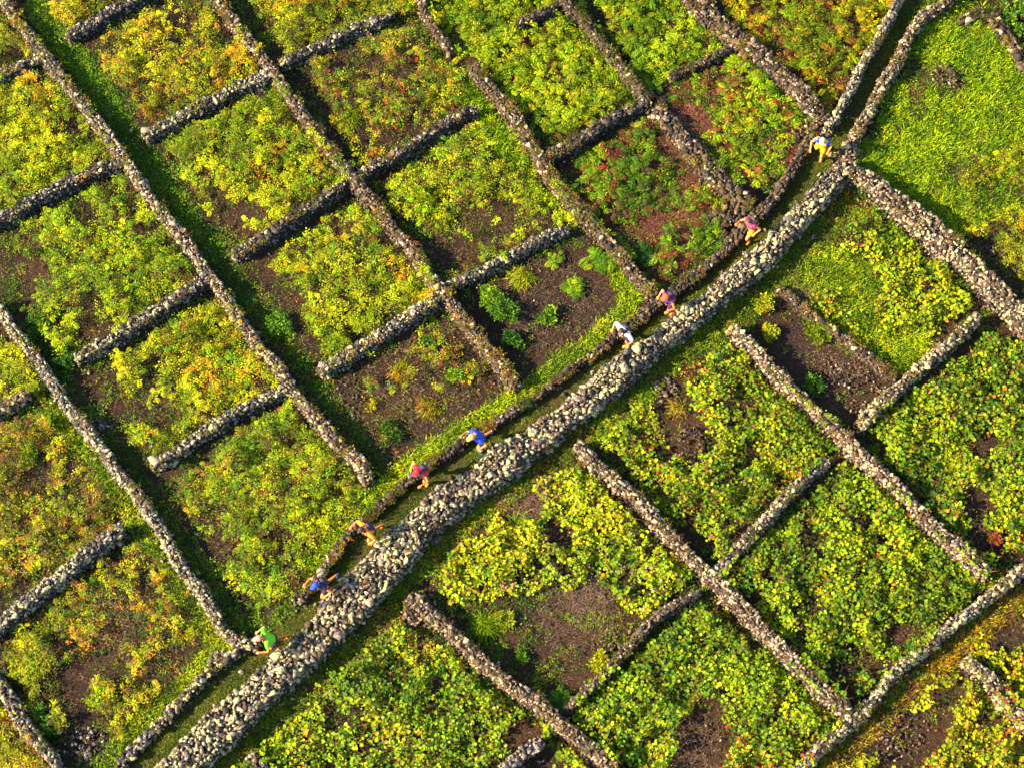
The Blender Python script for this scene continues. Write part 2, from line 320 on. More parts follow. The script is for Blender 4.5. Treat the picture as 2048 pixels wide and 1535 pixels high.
def build_wall(spec, wi):
    pts, w, h, mix, ss, label = spec
    if wi: w *= 0.66; h *= 0.72; ss *= 0.68
    if wi == 34: pts = pts[:-1] + [(1655, 920)]
    if 12 <= wi <= 14: h *= 0.8; w *= .85
    rr = random.Random(1000 + wi)
    if wi == 0:      # the traced line runs nearer the path than the true crest
        sh = np.interp([p[0] for p in pts], [300, 500, 850, 1130, 1600], [22, 21, 15, 9, 4])
        pts = [(p[0] + .66 * q, p[1] + .75 * q) for p, q in zip(pts, sh)]
    x, y = at([p[0] for p in pts], [p[1] for p in pts], h)
    P, s, L = resample(np.c_[x, y], 0.12)
    # smooth
    if len(P) > 6:
        Q = P.copy(); Q[2:-2] = (P[:-4] + P[1:-3] + P[2:-2] + P[3:-1] + P[4:]) / 5; P = Q
    Tn = np.gradient(P, axis=0); Tn /= np.linalg.norm(Tn, axis=1)[:, None]
    Nn = np.c_[-Tn[:, 1], Tn[:, 0]]
    if isinstance(w, list):
        W = np.interp(s / L, [a for a, b in w], [b for a, b in w])
    else: W = np.full(len(s), w)
    W = W * (0.62 + 0.76 * fbm(P[:, 0], P[:, 1], .9, 40 + wi))
    Hh = h * (0.70 + 0.56 * fbm(P[:, 0], P[:, 1], 1.2, 90 + wi))
    batter = 0.09 * h + 0.01
    wob = (fbm(P[:, 0], P[:, 1], 1.1, 140 + wi) - 0.5) * 0.12
    P = P + Nn * wob[:, None]
    org = np.array([P[len(P) // 2, 0], P[len(P) // 2, 1], 0.0])
    root = empty('stone_wall', org)
    tag(root, label, 'wall')
    for i in range(0, len(P) - 1, 3):
        j = min(i + 3, len(P) - 1)
        WSEG.append((P[i, 0], P[i, 1], P[j, 0], P[j, 1], W[i] / 2 + batter * 0.6, Hh[i], 0.0 if wi == 0 else 1.7 if wi == 13 else (1.0 if mix.get('mossy', 0) > 3 else .45)))
    # core
    ring = []
    for i in range(len(P)):
        a = W[i] / 2 - 0.05; b = a + batter; hh = Hh[i] - ss * 0.45
        if i == 0: pp = P[i] + Tn[i] * 0.07
        elif i == len(P) - 1: pp = P[i] - Tn[i] * 0.07
        else: pp = P[i]
        for o, z in ((-b, -0.08), (-a, hh), (a, hh), (b, -0.08)):
            q = pp + Nn[i] * o; ring.append((q[0] - org[0], q[1] - org[1], z))
    V = np.array(ring); fc = []; n = len(P)
    for i in range(n - 1):
        for k in range(4):
            a = i * 4 + k; b = i * 4 + (k + 1) % 4
            fc.append((a, b, b + 4, a + 4))
    fc.append((0, 3, 2, 1)); e = (n - 1) * 4; fc.append((e, e + 1, e + 2, e + 3))
    fc = np.array(fc)
    link('wall_core', mesh_np('wall_core', V, np.full(len(fc), 4), fc.ravel(), [M_CORE]), root)
    # stones
    keys = list(mix); wts = [mix[k] for k in keys]
    items = []
    def S_at(sv): return np.interp(sv, s, np.arange(len(s)))
    def put(sv, off, z, size, top):
        f = S_at(min(max(sv, 0), L)); i = int(f); j = min(i + 1, len(P) - 1); t = f - i
        p = P[i] * (1 - t) + P[j] * t + Tn[i] * (sv - min(max(sv, 0), L)); nn = Nn[i]
        q = p + nn * off
        k = rr.choices(keys, wts)[0]
        if wi == 0 and rr.random() < 1.5 * (float(fbm(q[0], q[1], 1.6, 77)) - .42): k = 'pale'
        if top and rr.random() < 0.07: k = 'pale' if 'dark' not in mix or mix['dark'] < 5 else 'grey'
        size *= math.exp(rr.gauss(-.02, .22))
        if top and rr.random() < (.07 if wi == 0 else .03): size *= 1.5; k = 'pale' if wi == 0 else k
        sc = (size * rr.uniform(0.9, 1.35), size * rr.uniform(0.6, 1.0), size * rr.uniform(0.45, 0.8))
        ang = math.atan2(Tn[i][1], Tn[i][0]) + rr.gauss(0, 0.5) + (PI / 2 if rr.random() < 0.3 else 0)
        items.append((k, rr.randrange(10), (q[0], q[1], z), (rr.gauss(0, .45), rr.gauss(0, .45), ang), sc, top))
    def loc_w(sv):
        i = int(S_at(min(max(sv, 0), L))); return W[i], Hh[i]
    # top courses
    sv = -0.02
    while sv < L + 0.02:
        ww, hh = loc_w(sv)
        na = max(2, round(ww / (ss * 0.80)))
        for k in range(na):
            off = (k + 0.5) / na * ww - ww / 2 + rr.gauss(0, ss * 0.12)
            edge = k in (0, na - 1)
            put(sv + rr.gauss(0, ss * 0.15) + (0.4 * ss if k % 2 else 0), off, hh - ss * (0.32 if edge else 0.22) + rr.gauss(0, ss * 0.2), ss * rr.uniform(0.42, 0.74), True)
        for _ in range(int(na * .8)):      # small stones packed into the gaps
            put(sv + rr.uniform(0, ss), rr.uniform(-.42, .42) * ww, hh - ss * rr.uniform(.28, .5), ss * rr.uniform(.22, .4), True)
        sv += ss * 0.80
    # face courses
    nrow = max(2, int(h / (ss * 0.8)))
    for side in (-1, 1):
        for r_ in range(nrow):
            sv = rr.uniform(0, ss)
            while sv < L:
                ww, hh = loc_w(sv)
                z = (r_ + 0.45) / nrow * (hh - ss * 0.5)
                off = side * (ww / 2 - 0.04 + batter * (1 - z / hh) + rr.gauss(0, 0.02))
                put(sv, off, z + rr.gauss(0, 0.02), ss * rr.uniform(0.45, 0.64), False)
                sv += ss * rr.uniform(0.9, 1.15)
    for end, sgn in ((0, -1), (L, 1)):
        for r_ in range(nrow):
            ww, hh = loc_w(end); z = (r_ + 0.45) / nrow * (hh - ss * 0.5)
            na = max(2, int(ww / ss) + 1)
            for k in range(na):
                put(end + sgn * (0.04 + batter * 0.6 * (1 - z / hh)), ((k + .5) / na - .5) * ww * 1.1, z, ss * rr.uniform(0.45, 0.62), False)
    # stones fallen from the wall
    for _ in range(int(L * 3.5)):
        sv = rr.uniform(0, L); ww, hh = loc_w(sv)
        put(sv, rr.choice((-1, 1)) * (ww / 2 + batter + abs(rr.gauss(0, .14)) + .03), rr.uniform(.02, .07), ss * rr.uniform(.25, .6), False)
    # largest showing first
    def show(it):
        px, py = proj(*it[2])
        v = it[4][0] * it[4][1] * (1.0 if it[5] else 0.35)
        if not (-10 < px < 2058 and -10 < py < 1545): v *= 0.01
        return -v
    items.sort(key=show)
    sing, rest = items[:300], items[300:]
    for (k, sh, loc, eu, sc, _) in sing:
        o = bpy.data.objects.new('stone', STONE_ME[k, sh]); COL.objects.link(o); o.parent = root
        o.location = (loc[0] - org[0], loc[1] - org[1], loc[2]); o.rotation_euler = eu; o.scale = sc
    if rest:
        o = bake_stones('stone_fill', [i[:5] for i in rest], root, org); o['kind'] = 'stuff'
for i, wspec in enumerate(WALLS): build_wall(wspec, i)

# ------------------------------------------------------------------ fields over the ground (0.1 m cells)
CS = 0.08; X0 = -19.4; Y0 = -13.9
GX = np.arange(X0, 19.4, CS); GY = np.arange(Y0, 16.2, CS)
X, Y = np.meshgrid(GX, GY, indexing='ij')
PXf, PYf = proj(X, Y, 0.3)
clear = np.full(X.shape, 9.0); WH = np.zeros(X.shape); WM = np.zeros(X.shape)
for (x0, y0, x1, y1, hw, wh_, wm_) in WSEG:
    i0 = int(max(0, (min(x0, x1) - 1.3 - X0) / CS)); i1 = int(min(len(GX), (max(x0, x1) + 1.3 - X0) / CS))
    j0 = int(max(0, (min(y0, y1) - 1.3 - Y0) / CS)); j1 = int(min(len(GY), (max(y0, y1) + 1.3 - Y0) / CS))
    if i1 <= i0 or j1 <= j0: continue
    xs = X[i0:i1, j0:j1]; ys = Y[i0:i1, j0:j1]
    dx = x1 - x0; dy = y1 - y0; l2 = dx * dx + dy * dy + 1e-9
    t = np.clip(((xs - x0) * dx + (ys - y0) * dy) / l2, 0, 1)
    d = np.hypot(xs - x0 - t * dx, ys - y0 - t * dy) - hw
    nr = d < clear[i0:i1, j0:j1]
    clear[i0:i1, j0:j1][nr] = d[nr]; WH[i0:i1, j0:j1][nr] = wh_; WM[i0:i1, j0:j1][nr] = wm_
def inpoly(px, py, poly):
    r = np.zeros(px.shape, bool); n = len(poly)
    for i in range(n):
        x0, y0 = poly[i]; x1, y1 = poly[(i + 1) % n]
        if y0 == y1: continue
        c = ((y0 > py) != (y1 > py)) & (px < (x1 - x0) * (py - y0) / (y1 - y0) + x0)
        r ^= c
    return r
def band(pts, wpx):
    """0..1 weight of a band of half width wpx (photo pixels) along a line"""
    d = np.full(X.shape, 1e9)
    for (x0, y0), (x1, y1) in zip(pts[:-1], pts[1:]):
        dx = x1 - x0; dy = y1 - y0
        t = np.clip(((PXf - x0) * dx + (PYf - y0) * dy) / (dx * dx + dy * dy), 0, 1)
        d = np.minimum(d, np.hypot(PXf - x0 - t * dx, PYf - y0 - t * dy))
    d = d + (fbm(X, Y, 0.8, 333) - 0.5) * wpx * 0.9
    return 1 - sstep(wpx * 0.75, wpx * 1.2, d)

PATHL = [(1845,-60),(1815,10),(1775,95),(1745,150),(1705,225),(1665,290),(1628,345),(1590,400),(1545,452),(1500,495),(1450,540),(1400,582),(1350,620),(1300,655),(1250,694),(1200,733),(1150,772),(1100,808),(1050,843),(1000,872),(950,905),(900,938),(862,968),(815,1008),(770,1048),(728,1100),(690,1150),(650,1195),(600,1242),(540,1295),(490,1338),(440,1380),(390,1425),(330,1480),(270,1545),(230,1590)]

# ------------------------------------------------------------------ vegetation plots
# palette weights: Y yellow-green, G bright green, D deep green, O orange, B dead brown
PAL = {
 'Y': (0.225, 0.230, 0.002), 'L': (0.138, 0.212, 0.002), 'G': (0.056, 0.135, 0.003), 'D': (0.017, 0.062, 0.004),
 'O': (0.32, 0.14, 0.006), 'B': (0.11, 0.05, 0.018), 'R': (0.20, 0.035, 0.014), 'V': (0.105, 0.13, 0.003), 'P': (0.24, 0.15, 0.10),
}
# (type, polygon, cover 0..1, palette, label)
PLOTS = [
 ('fine', [(-70,-70),(0,-50),(80,95),(-70,140)], .75, dict(Y=3,V=3,O=2,D=2,B=1), 'patchy olive vines in the very top left corner'),
 ('fine', [(-70,165),(95,125),(240,320),(-70,450)], .82, dict(Y=6,L=4,G=2,V=2,O=1), 'bright yellow-green vines filling the plot at the left edge between the two upper grey cross walls'),
 ('fine', [(40,430),(245,345),(410,560),(150,695),(105,700),(30,560)], .72, dict(L=5,Y=3,G=4,V=2,D=1,B=1), 'green vines between the second and third cross walls from the top left corner'),
 ('fine', [(215,720),(430,600),(570,775),(310,905),(265,880)], .80, dict(Y=6,V=4,L=2,G=2,O=1), 'olive yellow vines above the cross wall with the cream block'),
 ('fine', [(345,960),(575,800),(745,985),(690,1030),(640,1100),(590,1200),(470,1180)], .86, dict(Y=4,L=5,G=4,V=3,O=1,B=1), 'dense green vines in the plot just above the runner in bright green'),
 ('fine', [(-70,640),(0,650),(60,730),(110,815),(45,775),(-70,830)], .9, dict(Y=7,L=3,V=1), 'glowing yellow-green vines at the left edge beside the long narrow wall'),
 ('fine', [(-70,870),(45,830),(130,850),(290,1040),(230,1050),(-70,1230)], .62, dict(V=4,B=4,O=3,Y=3,G=2), 'sparse brown and olive vines at the left edge below middle height'),
 ('fine', [(-70,1290),(250,1090),(310,1060),(455,1280),(420,1310),(240,1480),(130,1500),(10,1350)], .58, dict(Y=4,V=3,B=3,G=2,O=2), 'patchy yellow and brown vines in the lower left plot beside the path'),
 ('fine', [(-70,1400),(-20,1390),(110,1560),(-70,1570)], .7, dict(O=3,Y=4,V=3,B=2), 'orange-tinged vines in the bottom left corner'),
 ('fine', [(105,-70),(330,-70),(140,62),(112,50)], .75, dict(O=4,Y=4,G=2,V=2), 'orange-tipped vines at the top edge above the first dark cross wall'),
 ('fine', [(190,85),(310,15),(430,10),(550,140),(330,240),(270,230)], .74, dict(O=4,Y=5,V=3,G=2,B=2), 'yellow and orange vines in the plot above the cross wall with the large cream stone'),
 ('fine', [(325,290),(560,165),(700,350),(520,460),(410,420)], .84, dict(Y=6,L=4,V=2,G=2,O=1), 'bright yellow-green vines below the cross wall with the large cream stone'),
 ('fine', [(530,520),(715,395),(885,590),(660,715),(600,690)], .82, dict(Y=6,L=4,G=2,V=2,O=1), 'yellow-green vines in the plot above the pale grey wall of the bare gravel plot'),
 ('fine', [(645,770),(890,620),(1030,780),(940,850),(790,950),(745,940)], .26, dict(V=4,O=3,G=2,B=4,Y=1), 'few withered vines on the bare gravel plot above the runner in blue'),
 ('fine', [(450,-70),(835,-70),(850,10),(775,30),(590,110)], .78, dict(Y=5,V=4,G=2,O=1), 'yellow-olive vines at the top edge above the grey cross wall'),
 ('fine', [(620,130),(780,50),(870,70),(950,200),(715,335)], .68, dict(V=3,Y=3,G=3,R=2,B=3,O=1), 'mixed red-brown and green vines in the upper middle plot below the grey cross wall'),
 ('fine', [(760,370),(950,245),(1050,270),(1200,465),(1140,445),(905,550)], .60, dict(L=5,G=4,Y=4,V=2,B=2), 'green clumps of vine in the plot of yellow tufts above the bare shrub plot'),
 ('fern', [(850,-70),(1110,-70),(1280,185),(1100,285),(1040,220),(960,140),(860,60)], .93, dict(L=7,Y=5,G=3), 'bright green ferny growth filling the top middle plot and spilling over its wall'),
 ('fern', [(1125,330),(1300,225),(1470,410),(1440,500),(1320,570),(1230,480)], .68, dict(G=5,L=4,R=3,B=3,V=1), 'green ferns over rusty litter between the mossy wall and the slumped rubble wall'),
 ('fern', [(1140,-70),(1370,-70),(1440,90),(1300,170)], .92, dict(L=7,G=4,Y=3), 'brilliant green ferny growth at the top edge right of centre'),
 ('fern', [(1315,185),(1470,115),(1625,240),(1590,320),(1500,395),(1400,290)], .66, dict(L=5,G=4,R=3,B=3,Y=2), 'green ferns with rusty patches beside the path below the uppermost runner'),
 ('fern', [(1430,-70),(1800,-70),(1775,20),(1660,225),(1640,200),(1480,50)], .85, dict(V=4,Y=3,O=4,L=2,R=2), 'orange and olive bracken filling the triangle at the top beside the path'),
 ('fine', [(1900,330),(2120,250),(2120,650),(2040,560),(1930,470)], .6, dict(V=4,Y=3,G=2,O=1,B=1), 'straggly olive vines at the right edge above the broad tan wall'),
 ('broad', [(1940,-70),(2120,-70),(2120,150),(2040,70),(1990,10)], .85, dict(D=5,G=5,L=1), 'dark green shrubs in the top right corner'),
 ('broad', [(1690,400),(1740,400),(1955,600),(1790,720),(1640,620),(1585,560),(1600,470)], .82, dict(L=5,Y=4,G=4,O=1), 'bright leafy vines between the broad wall, the tan wall and the dark pit'),
 ('broad', [(1965,665),(2120,720),(2120,1080),(1990,1125),(1850,1010),(1735,850)], .85, dict(L=5,Y=3,G=6,D=2,R=1,O=0.4), 'round-leaved vines at the right edge below the cream stone wall'),
 ('broad', [(1470,680),(1620,820),(1700,890),(1650,900),(1430,1115),(1290,980),(1190,880),(1330,760)], .84, dict(L=5,Y=4,G=5,R=1,O=1), 'leafy vines in the centre right plot just below the broad lichened wall'),
 ('broad', [(1690,915),(1985,1160),(1700,1415),(1590,1310),(1445,1150)], .92, dict(L=6,G=5,Y=3,O=0.5,R=0.4,D=1), 'dense round-leaved vines in the large plot left of the pale corner wall'),
 ('broad', [(1150,925),(1400,1160),(1290,1230),(1100,1180),(880,1200),(900,1110),(1010,1000)], .90, dict(Y=5,L=4,G=3,O=0.5,P=0.4), 'sunlit yellow-green vines above the dark bare plot at the lower centre'),
 ('broad', [(1400,1200),(1690,1430),(1590,1570),(1260,1570),(1145,1430),(1280,1290)], .90, dict(L=5,G=6,Y=3,D=1,R=0.4), 'dense green vines at the bottom edge right of centre'),
 ('broad', [(770,1215),(900,1290),(1230,1570),(430,1570),(560,1450),(700,1290)], .88, dict(G=6,L=5,Y=3,D=2,O=0.5), 'dense green vines along the bottom edge below the broad lichened wall'),
 ('broad', [(2120,1130),(2120,1570),(1660,1570),(1760,1430),(1900,1290)], .70, dict(Y=6,O=2,L=3,V=2,R=0.6), 'yellow vines and rusty leaves in the bottom right corner'),
]
# open patches (cover lowered) and lush ones (raised): px, py, rx, ry, amount
BLOBS = [(40,560,70,60,-.8),(185,640,40,50,-.6),(230,800,60,60,-.5),(420,1090,60,90,-.7),(560,760,40,40,-.2),
 (180,1380,70,60,-.7),(170,1500,70,50,-1),(60,1310,50,60,.6),(200,1390,34,34,.9),(100,950,70,60,-.25),(230,1260,60,50,-.3),
 (290,200,50,50,-.4),(470,440,60,40,-.7),(560,630,50,80,-.6),(600,700,60,50,-.6),(430,50,60,40,-.4),(700,120,60,50,-.3),(740,270,80,30,-.5),
 (870,500,90,45,-.5),(780,460,60,50,-.5),(830,360,40,30,.3),(900,390,50,50,.4),(1000,430,60,40,-.4),(1050,330,50,80,.5),(930,420,30,30,-.5),
 (1330,470,70,50,-.35),(1200,520,60,40,-.4),(1180,270,40,30,-.4),(1150,200,60,50,.2),
 (1360,260,60,60,-.6),(1400,230,50,40,-.3),(1540,300,50,60,.2),(1480,330,30,30,-.2),(1560,20,70,40,-.3),(1700,60,40,40,-.3),
 (1340,800,40,60,-.9),(1385,890,45,50,-.9),(1330,870,40,50,-.5),(1130,1060,50,40,-.5),(1040,1010,60,30,-.9),(1100,1130,40,30,-.25),(1000,1180,50,50,-.3),
 (1180,1230,70,60,-.8),(1410,1470,60,70,-1),(1390,1530,60,40,-1),(1050,1500,60,70,-.9),(990,1320,40,40,-.2),
 (1800,1480,80,70,-.9),(1870,1430,40,40,-.3),(2010,1260,50,40,-.6),(1790,1270,30,25,-.6),(1730,1040,20,15,-.5),(1950,1010,30,60,-.5),
 (1990,1080,40,30,-.8),(1960,870,40,40,-.3),(1560,1080,15,20,-.4),(1490,1190,50,20,-.2),(1290,1070,30,30,-.3),(1830,1260,50,25,-.5),
 (1750,1190,30,30,-.4),(1640,1270,20,30,-.3),(1880,860,20,20,-.3),(1780,620,30,15,-.3),(2010,400,60,40,-.4)]
plot_id = np.full(X.shape, -1)
for k, (ty, poly, cov, pal, lab) in enumerate(PLOTS): plot_id[inpoly(PXf + (fbm(X, Y, .7, 71) - .5) * 50, PYf + (fbm(X, Y, .7, 75) - .5) * 50, poly)] = k
cover = np.zeros(X.shape)
for k, p in enumerate(PLOTS): cover[plot_id == k] = min(1.0, p[2] + (.18 if p[2] > .5 else 0.05))
for (bx, by, rx, ry, amt) in BLOBS:
    d = np.hypot((PXf - bx) / rx, (PYf - by) / ry); cover += amt * (1 - sstep(0.55, 1.25, d)) * (plot_id >= 0)
# grass bands: (line, half width px, height m, palette, cover, label)
BANDS = [
 (PATHL, 26, .08, dict(V=5,G=3,D=2,B=1,L=1), .62, 'short dull green turf on the trodden path between the walls'),
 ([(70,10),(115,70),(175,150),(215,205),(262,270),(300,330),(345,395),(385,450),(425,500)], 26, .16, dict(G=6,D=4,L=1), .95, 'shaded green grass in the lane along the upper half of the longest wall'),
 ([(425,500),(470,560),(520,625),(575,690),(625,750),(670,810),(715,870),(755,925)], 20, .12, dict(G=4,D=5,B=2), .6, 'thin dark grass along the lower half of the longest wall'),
 ([(1230,520),(1262,580),(1243,632),(1185,680),(1105,740),(1030,790),(965,835),(880,890),(810,945),(760,985),(705,1030),(660,1085),(625,1140)], 24, .22, dict(L=6,G=4,Y=3), .95, 'bright grass strip above the low dark wall beside the path'),
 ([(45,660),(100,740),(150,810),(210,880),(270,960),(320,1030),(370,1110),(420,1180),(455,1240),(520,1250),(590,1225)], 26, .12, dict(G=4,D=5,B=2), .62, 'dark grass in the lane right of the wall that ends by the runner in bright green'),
 ([(110,820),(160,890),(200,950),(250,1010),(290,1060),(330,1130),(380,1200),(425,1265)], 22, .18, dict(L=5,G=4,Y=3), .8, 'sunny grass along the left foot of the wall that ends by the runner in bright green'),
 ([(440,1300),(380,1350),(320,1410),(260,1460),(210,1520),(190,1570)], 22, .2, dict(L=5,Y=4,V=2), .9, 'yellow-green grass above the low grey wall at the lower left'),
 ([(1720,400),(1680,420),(1640,455),(1560,535),(1490,600),(1400,665),(1330,725),(1250,790),(1180,850),(1100,905),(1020,960),(950,1010),(895,1060),(850,1110),(790,1180),(740,1240),(690,1300),(620,1360),(540,1430),(440,1530),(400,1580)], 34, .12, dict(V=5,G=4,L=2,B=2,O=1), .85, 'olive grass verge along the lower foot of the broad lichened wall'),
 ([(1590,545),(1660,530),(1720,570),(1700,640),(1760,690),(1820,690)], 45, .2, dict(L=6,Y=3,G=3), .9, 'soft bright grass beside the dark pit'),
 ([(2120,1160),(2050,1185),(1990,1230),(1930,1280),(1880,1330),(1820,1380),(1760,1430),(1700,1490),(1640,1560)], 26, .22, dict(O=5,Y=2,B=5,V=3), .7, 'orange dry grass strip under the pale corner wall at the lower right'),
 ([(960,150),(945,190),(975,240),(1010,290),(1045,340)], 24, .3, dict(G=5,L=4), .85, 'green grass in the gap left of the mossy wall, upper middle'),
 ([(1870,60),(1960,90),(2010,160),(1930,230),(1830,230),(1850,330),(1950,300),(2060,230),(2060,340),(1900,390),(1790,320)], 75, .26, dict(L=8,Y=1.2,G=7,D=2,V=1.5), .84, 'lush bright grass field at the upper right'),
]
bandw = np.zeros(X.shape); bids = np.full(X.shape, -1)
for k, b in enumerate(BANDS):
    w_ = band(b[0], b[1]); m = w_ > bandw; bids[m] = k; bandw[m] = w_[m]
bids[bandw < 0.25] = -1
PATHMASK = band(PATHL, 26)
cover *= np.where((bids >= 0) & (bids != 11), 1 - bandw * 0.85, 1)
cover *= sstep(-0.08, 0.10, clear + (fbm(X, Y, .5, 55) - .45) * .6) * np.where((WM == 0) & (clear < .05), 0, 1)
# ground tone map
gt = np.zeros(X.shape + (3,)); gt[:] = (0.021, 0.0125, 0.0075)
red = sstep(.45, .7, fbm(X, Y, 2.2, 201)); gt += red[..., None] * np.array((0.012, 0.005, 0.001))
for k, p in enumerate(PLOTS):
    if p[0] == 'fern': gt[plot_id == k] = gt[plot_id == k] * .5 + np.array((0.045, 0.014, 0.008))
gm = sstep(.2, .8, bandw)[..., None]
gt = gt * (1 - gm) + gm * np.array((0.030, 0.036, 0.006))
vb = band([(1690,420),(1560,540),(1400,675),(1250,800),(1100,915),(950,1020),(850,1120),(740,1250),(540,1440),(400,1580)], 12)[..., None]
gt = gt * (1 - vb * .7) + vb * .7 * np.array((0.06, 0.03, 0.012))
pit = ((1 - sstep(.7, 1.1, np.hypot((PXf - 1640) / 110, (PYf - 710) / 90))))[..., None]
gt = gt * (1 - pit * .6) + pit * .6 * np.array((0.020, 0.013, 0.012))
def look(Fd, x, y):
    i = np.clip(((x - X0) / CS).astype(int), 0, X.shape[0] - 1); j = np.clip(((y - Y0) / CS).astype(int), 0, X.shape[1] - 1)
    return Fd[i, j]

# ------------------------------------------------------------------ ground: one sheet to the horizon
gx = np.r_[-900, -400, -180, -90, -50, -26, np.arange(-19, 19.01, 0.16), 25, 50, 90, 180, 400, 900]
gy = np.r_[-900, -400, -180, -90, -45, -22, np.arange(-13.6, 15.8, 0.16), 22, 50, 90, 180, 400, 900]
gX, gY = np.meshgrid(gx, gy, indexing='ij')
near = (np.abs(gX) < 19.2) & (gY > -13.8) & (gY < 16.0)
gZ = np.where(near, (fbm(gX, gY, 1.2, 300) - .5) * .10, -0.02)
gc = look(gt, gX.ravel(), gY.ravel()); gc[~near.ravel()] = (0.045, 0.05, 0.012)
n0, n1 = gX.shape
ii = (np.arange(n0 - 1)[:, None] * n1 + np.arange(n1 - 1)[None, :]).ravel()
fq = np.c_[ii, ii + n1, ii + n1 + 1, ii + 1]
g = link('ground', mesh_np('ground', np.c_[gX.ravel(), gY.ravel(), gZ.ravel()], np.full(len(fq), 4), fq.ravel(), [M_SOIL], tint=gc, smooth=True))
tag(g, kind='structure')
# the path: a sheet between its two walls
ppx, ppy = at([p[0] for p in PATHL], [p[1] for p in PATHL], 0)
PP, s_, L_ = resample(np.c_[ppx, ppy], 0.2); Tn = np.gradient(PP, axis=0); Tn /= np.linalg.norm(Tn, axis=1)[:, None]; Nn = np.c_[-Tn[:, 1], Tn[:, 0]]
vv = []; tt = []
for i in range(len(PP)):
    for o in np.linspace(-0.5, 0.5, 6):
        q = PP[i] + Nn[i] * o
        vv.append((q[0], q[1], 0.055 - 0.16 * o * o * 1.0 + 0.02 * (vnoise(q[0], q[1], .5, 9) - .5)))
        c = vnoise(q[0], q[1], .9, 19); cen = math.exp(-(o / .16) ** 2)
        tt.append(np.array((0.030, 0.040, 0.006)) * (1 - .8 * cen * c) + np.array((0.06, 0.036, 0.016)) * .8 * cen * c)
ii = (np.arange(len(PP) - 1)[:, None] * 6 + np.arange(5)[None, :]).ravel(); fq = np.c_[ii, ii + 6, ii + 7, ii + 1]
tag(link('footpath', mesh_np('footpath', np.array(vv), np.full(len(fq), 4), fq.ravel(), [M_PATH], tint=np.array(tt), smooth=True)), kind='structure')

# ------------------------------------------------------------------ leaves (numpy builders)
def unit(a): return a / (np.linalg.norm(a, axis=-1, keepdims=True) + 1e-9)
class Veg:
    def __init__(s): s.V = []; s.I = []; s.Nf = []; s.C = []; s.off = 0
    def quads(s, P, D, Sd, Ln, Wd, C, droop=0.15):
        n = len(P); L = Ln[:, None]; W = Wd[:, None]
        dz = np.zeros((n, 3)); dz[:, 2] = -droop
        v = np.stack([P, P + D * L * .45 + Sd * W * .5, P + D * L + dz * L, P + D * L * .45 - Sd * W * .5], 1).reshape(-1, 3)
        s.V.append(v); s.I.append(np.arange(4 * n) + s.off); s.off += 4 * n; s.Nf.append(np.full(n, 4)); s.C.append(np.repeat(C, 4, 0))
    def hexes(s, P, D, Sd, Ln, Wd, C):
        n = len(P); L = Ln[:, None]; W = Wd[:, None]; up = np.cross(D, Sd); up *= np.sign(up[:, 2:3] + 1e-9)
        v = np.stack([P, P + D * L * .12 + Sd * W * .42 + up * W * .12, P + D * L * .62 + Sd * W * .5 + up * W * .10, P + D * L - up * L * .08,
                      P + D * L * .62 - Sd * W * .5 + up * W * .10, P + D * L * .12 - Sd * W * .42 + up * W * .12], 1).reshape(-1, 3)
        b = np.arange(n)[:, None] * 6 + s.off
        f = np.concatenate([b + np.array([0, 1, 2, 3]), b + np.array([0, 3, 4, 5])], 1).reshape(-1)
        s.V.append(v); s.I.append(f); s.off += 6 * n; s.Nf.append(np.full(2 * n, 4)); s.C.append(np.repeat(C, 6, 0))
    def build(s, name, mat, parent=None, loc=None):
        V = np.concatenate(s.V)
        if loc is not None: V = V - np.array(loc)
        me = mesh_np(name, V, np.concatenate(s.Nf), np.concatenate(s.I), [mat], tint=np.concatenate(s.C))
        return link(name, me, parent, loc if parent is None else None)
def pick_col(n, pal, x, y, seed):
    """each leaf's own colour; neighbours tend to agree"""
    ks = list(pal); w = np.array([pal[k] * (.5 if k in 'OR' else 1) * (1.5 if k in 'YL' else 1) for k in ks], float); w /= w.sum()
    cum = np.cumsum(w)
    nz = np.clip((fbm(x, y, 1.1, 500 + seed) - .5) * 2.6 + .5, 0, .999)
    r = RNG.random(n); u = np.where(RNG.random(n) < .3, nz, r)
    u = (u * 0.999)
    i = np.searchsorted(cum, u); i = np.clip(i, 0, len(ks) - 1)
    c = np.array([PAL[k] for k in ks])[i]
    cl = sstep(.30, .68, .6 * fbm(x, y, .6, 560 + seed, 2) + .4 * fbm(x, y, 2.4, 590 + seed, 2))[:, None]
    c = c * (np.array((.50, .62, .9)) * (1 - cl) + np.array((1.35, 1.25, 1.0)) * cl)
    c = c * (0.6 + 0.8 * RNG.random((n, 1))) * (1 + (RNG.random((n, 3)) - .5) * .16)
    return c
def sample(mask_w, n):
    """n random ground points with probability by the weight field"""
    w = mask_w.ravel(); c = np.cumsum(w)
    if c[-1] <= 0: return np.zeros(0), np.zeros(0)
    k = np.searchsorted(c, RNG.random(n) * c[-1])
    return X.ravel()[k] + (RNG.random(n) - .5) * CS, Y.ravel()[k] + (RNG.random(n) - .5) * CS
def canopy(x, y, k, hmax):
    return hmax * (0.12 + 1.05 * sstep(.28, .68, .5 * fbm(x, y, .9, 620 + k) + .5 * fbm(x, y, .35, 650 + k, 2)))
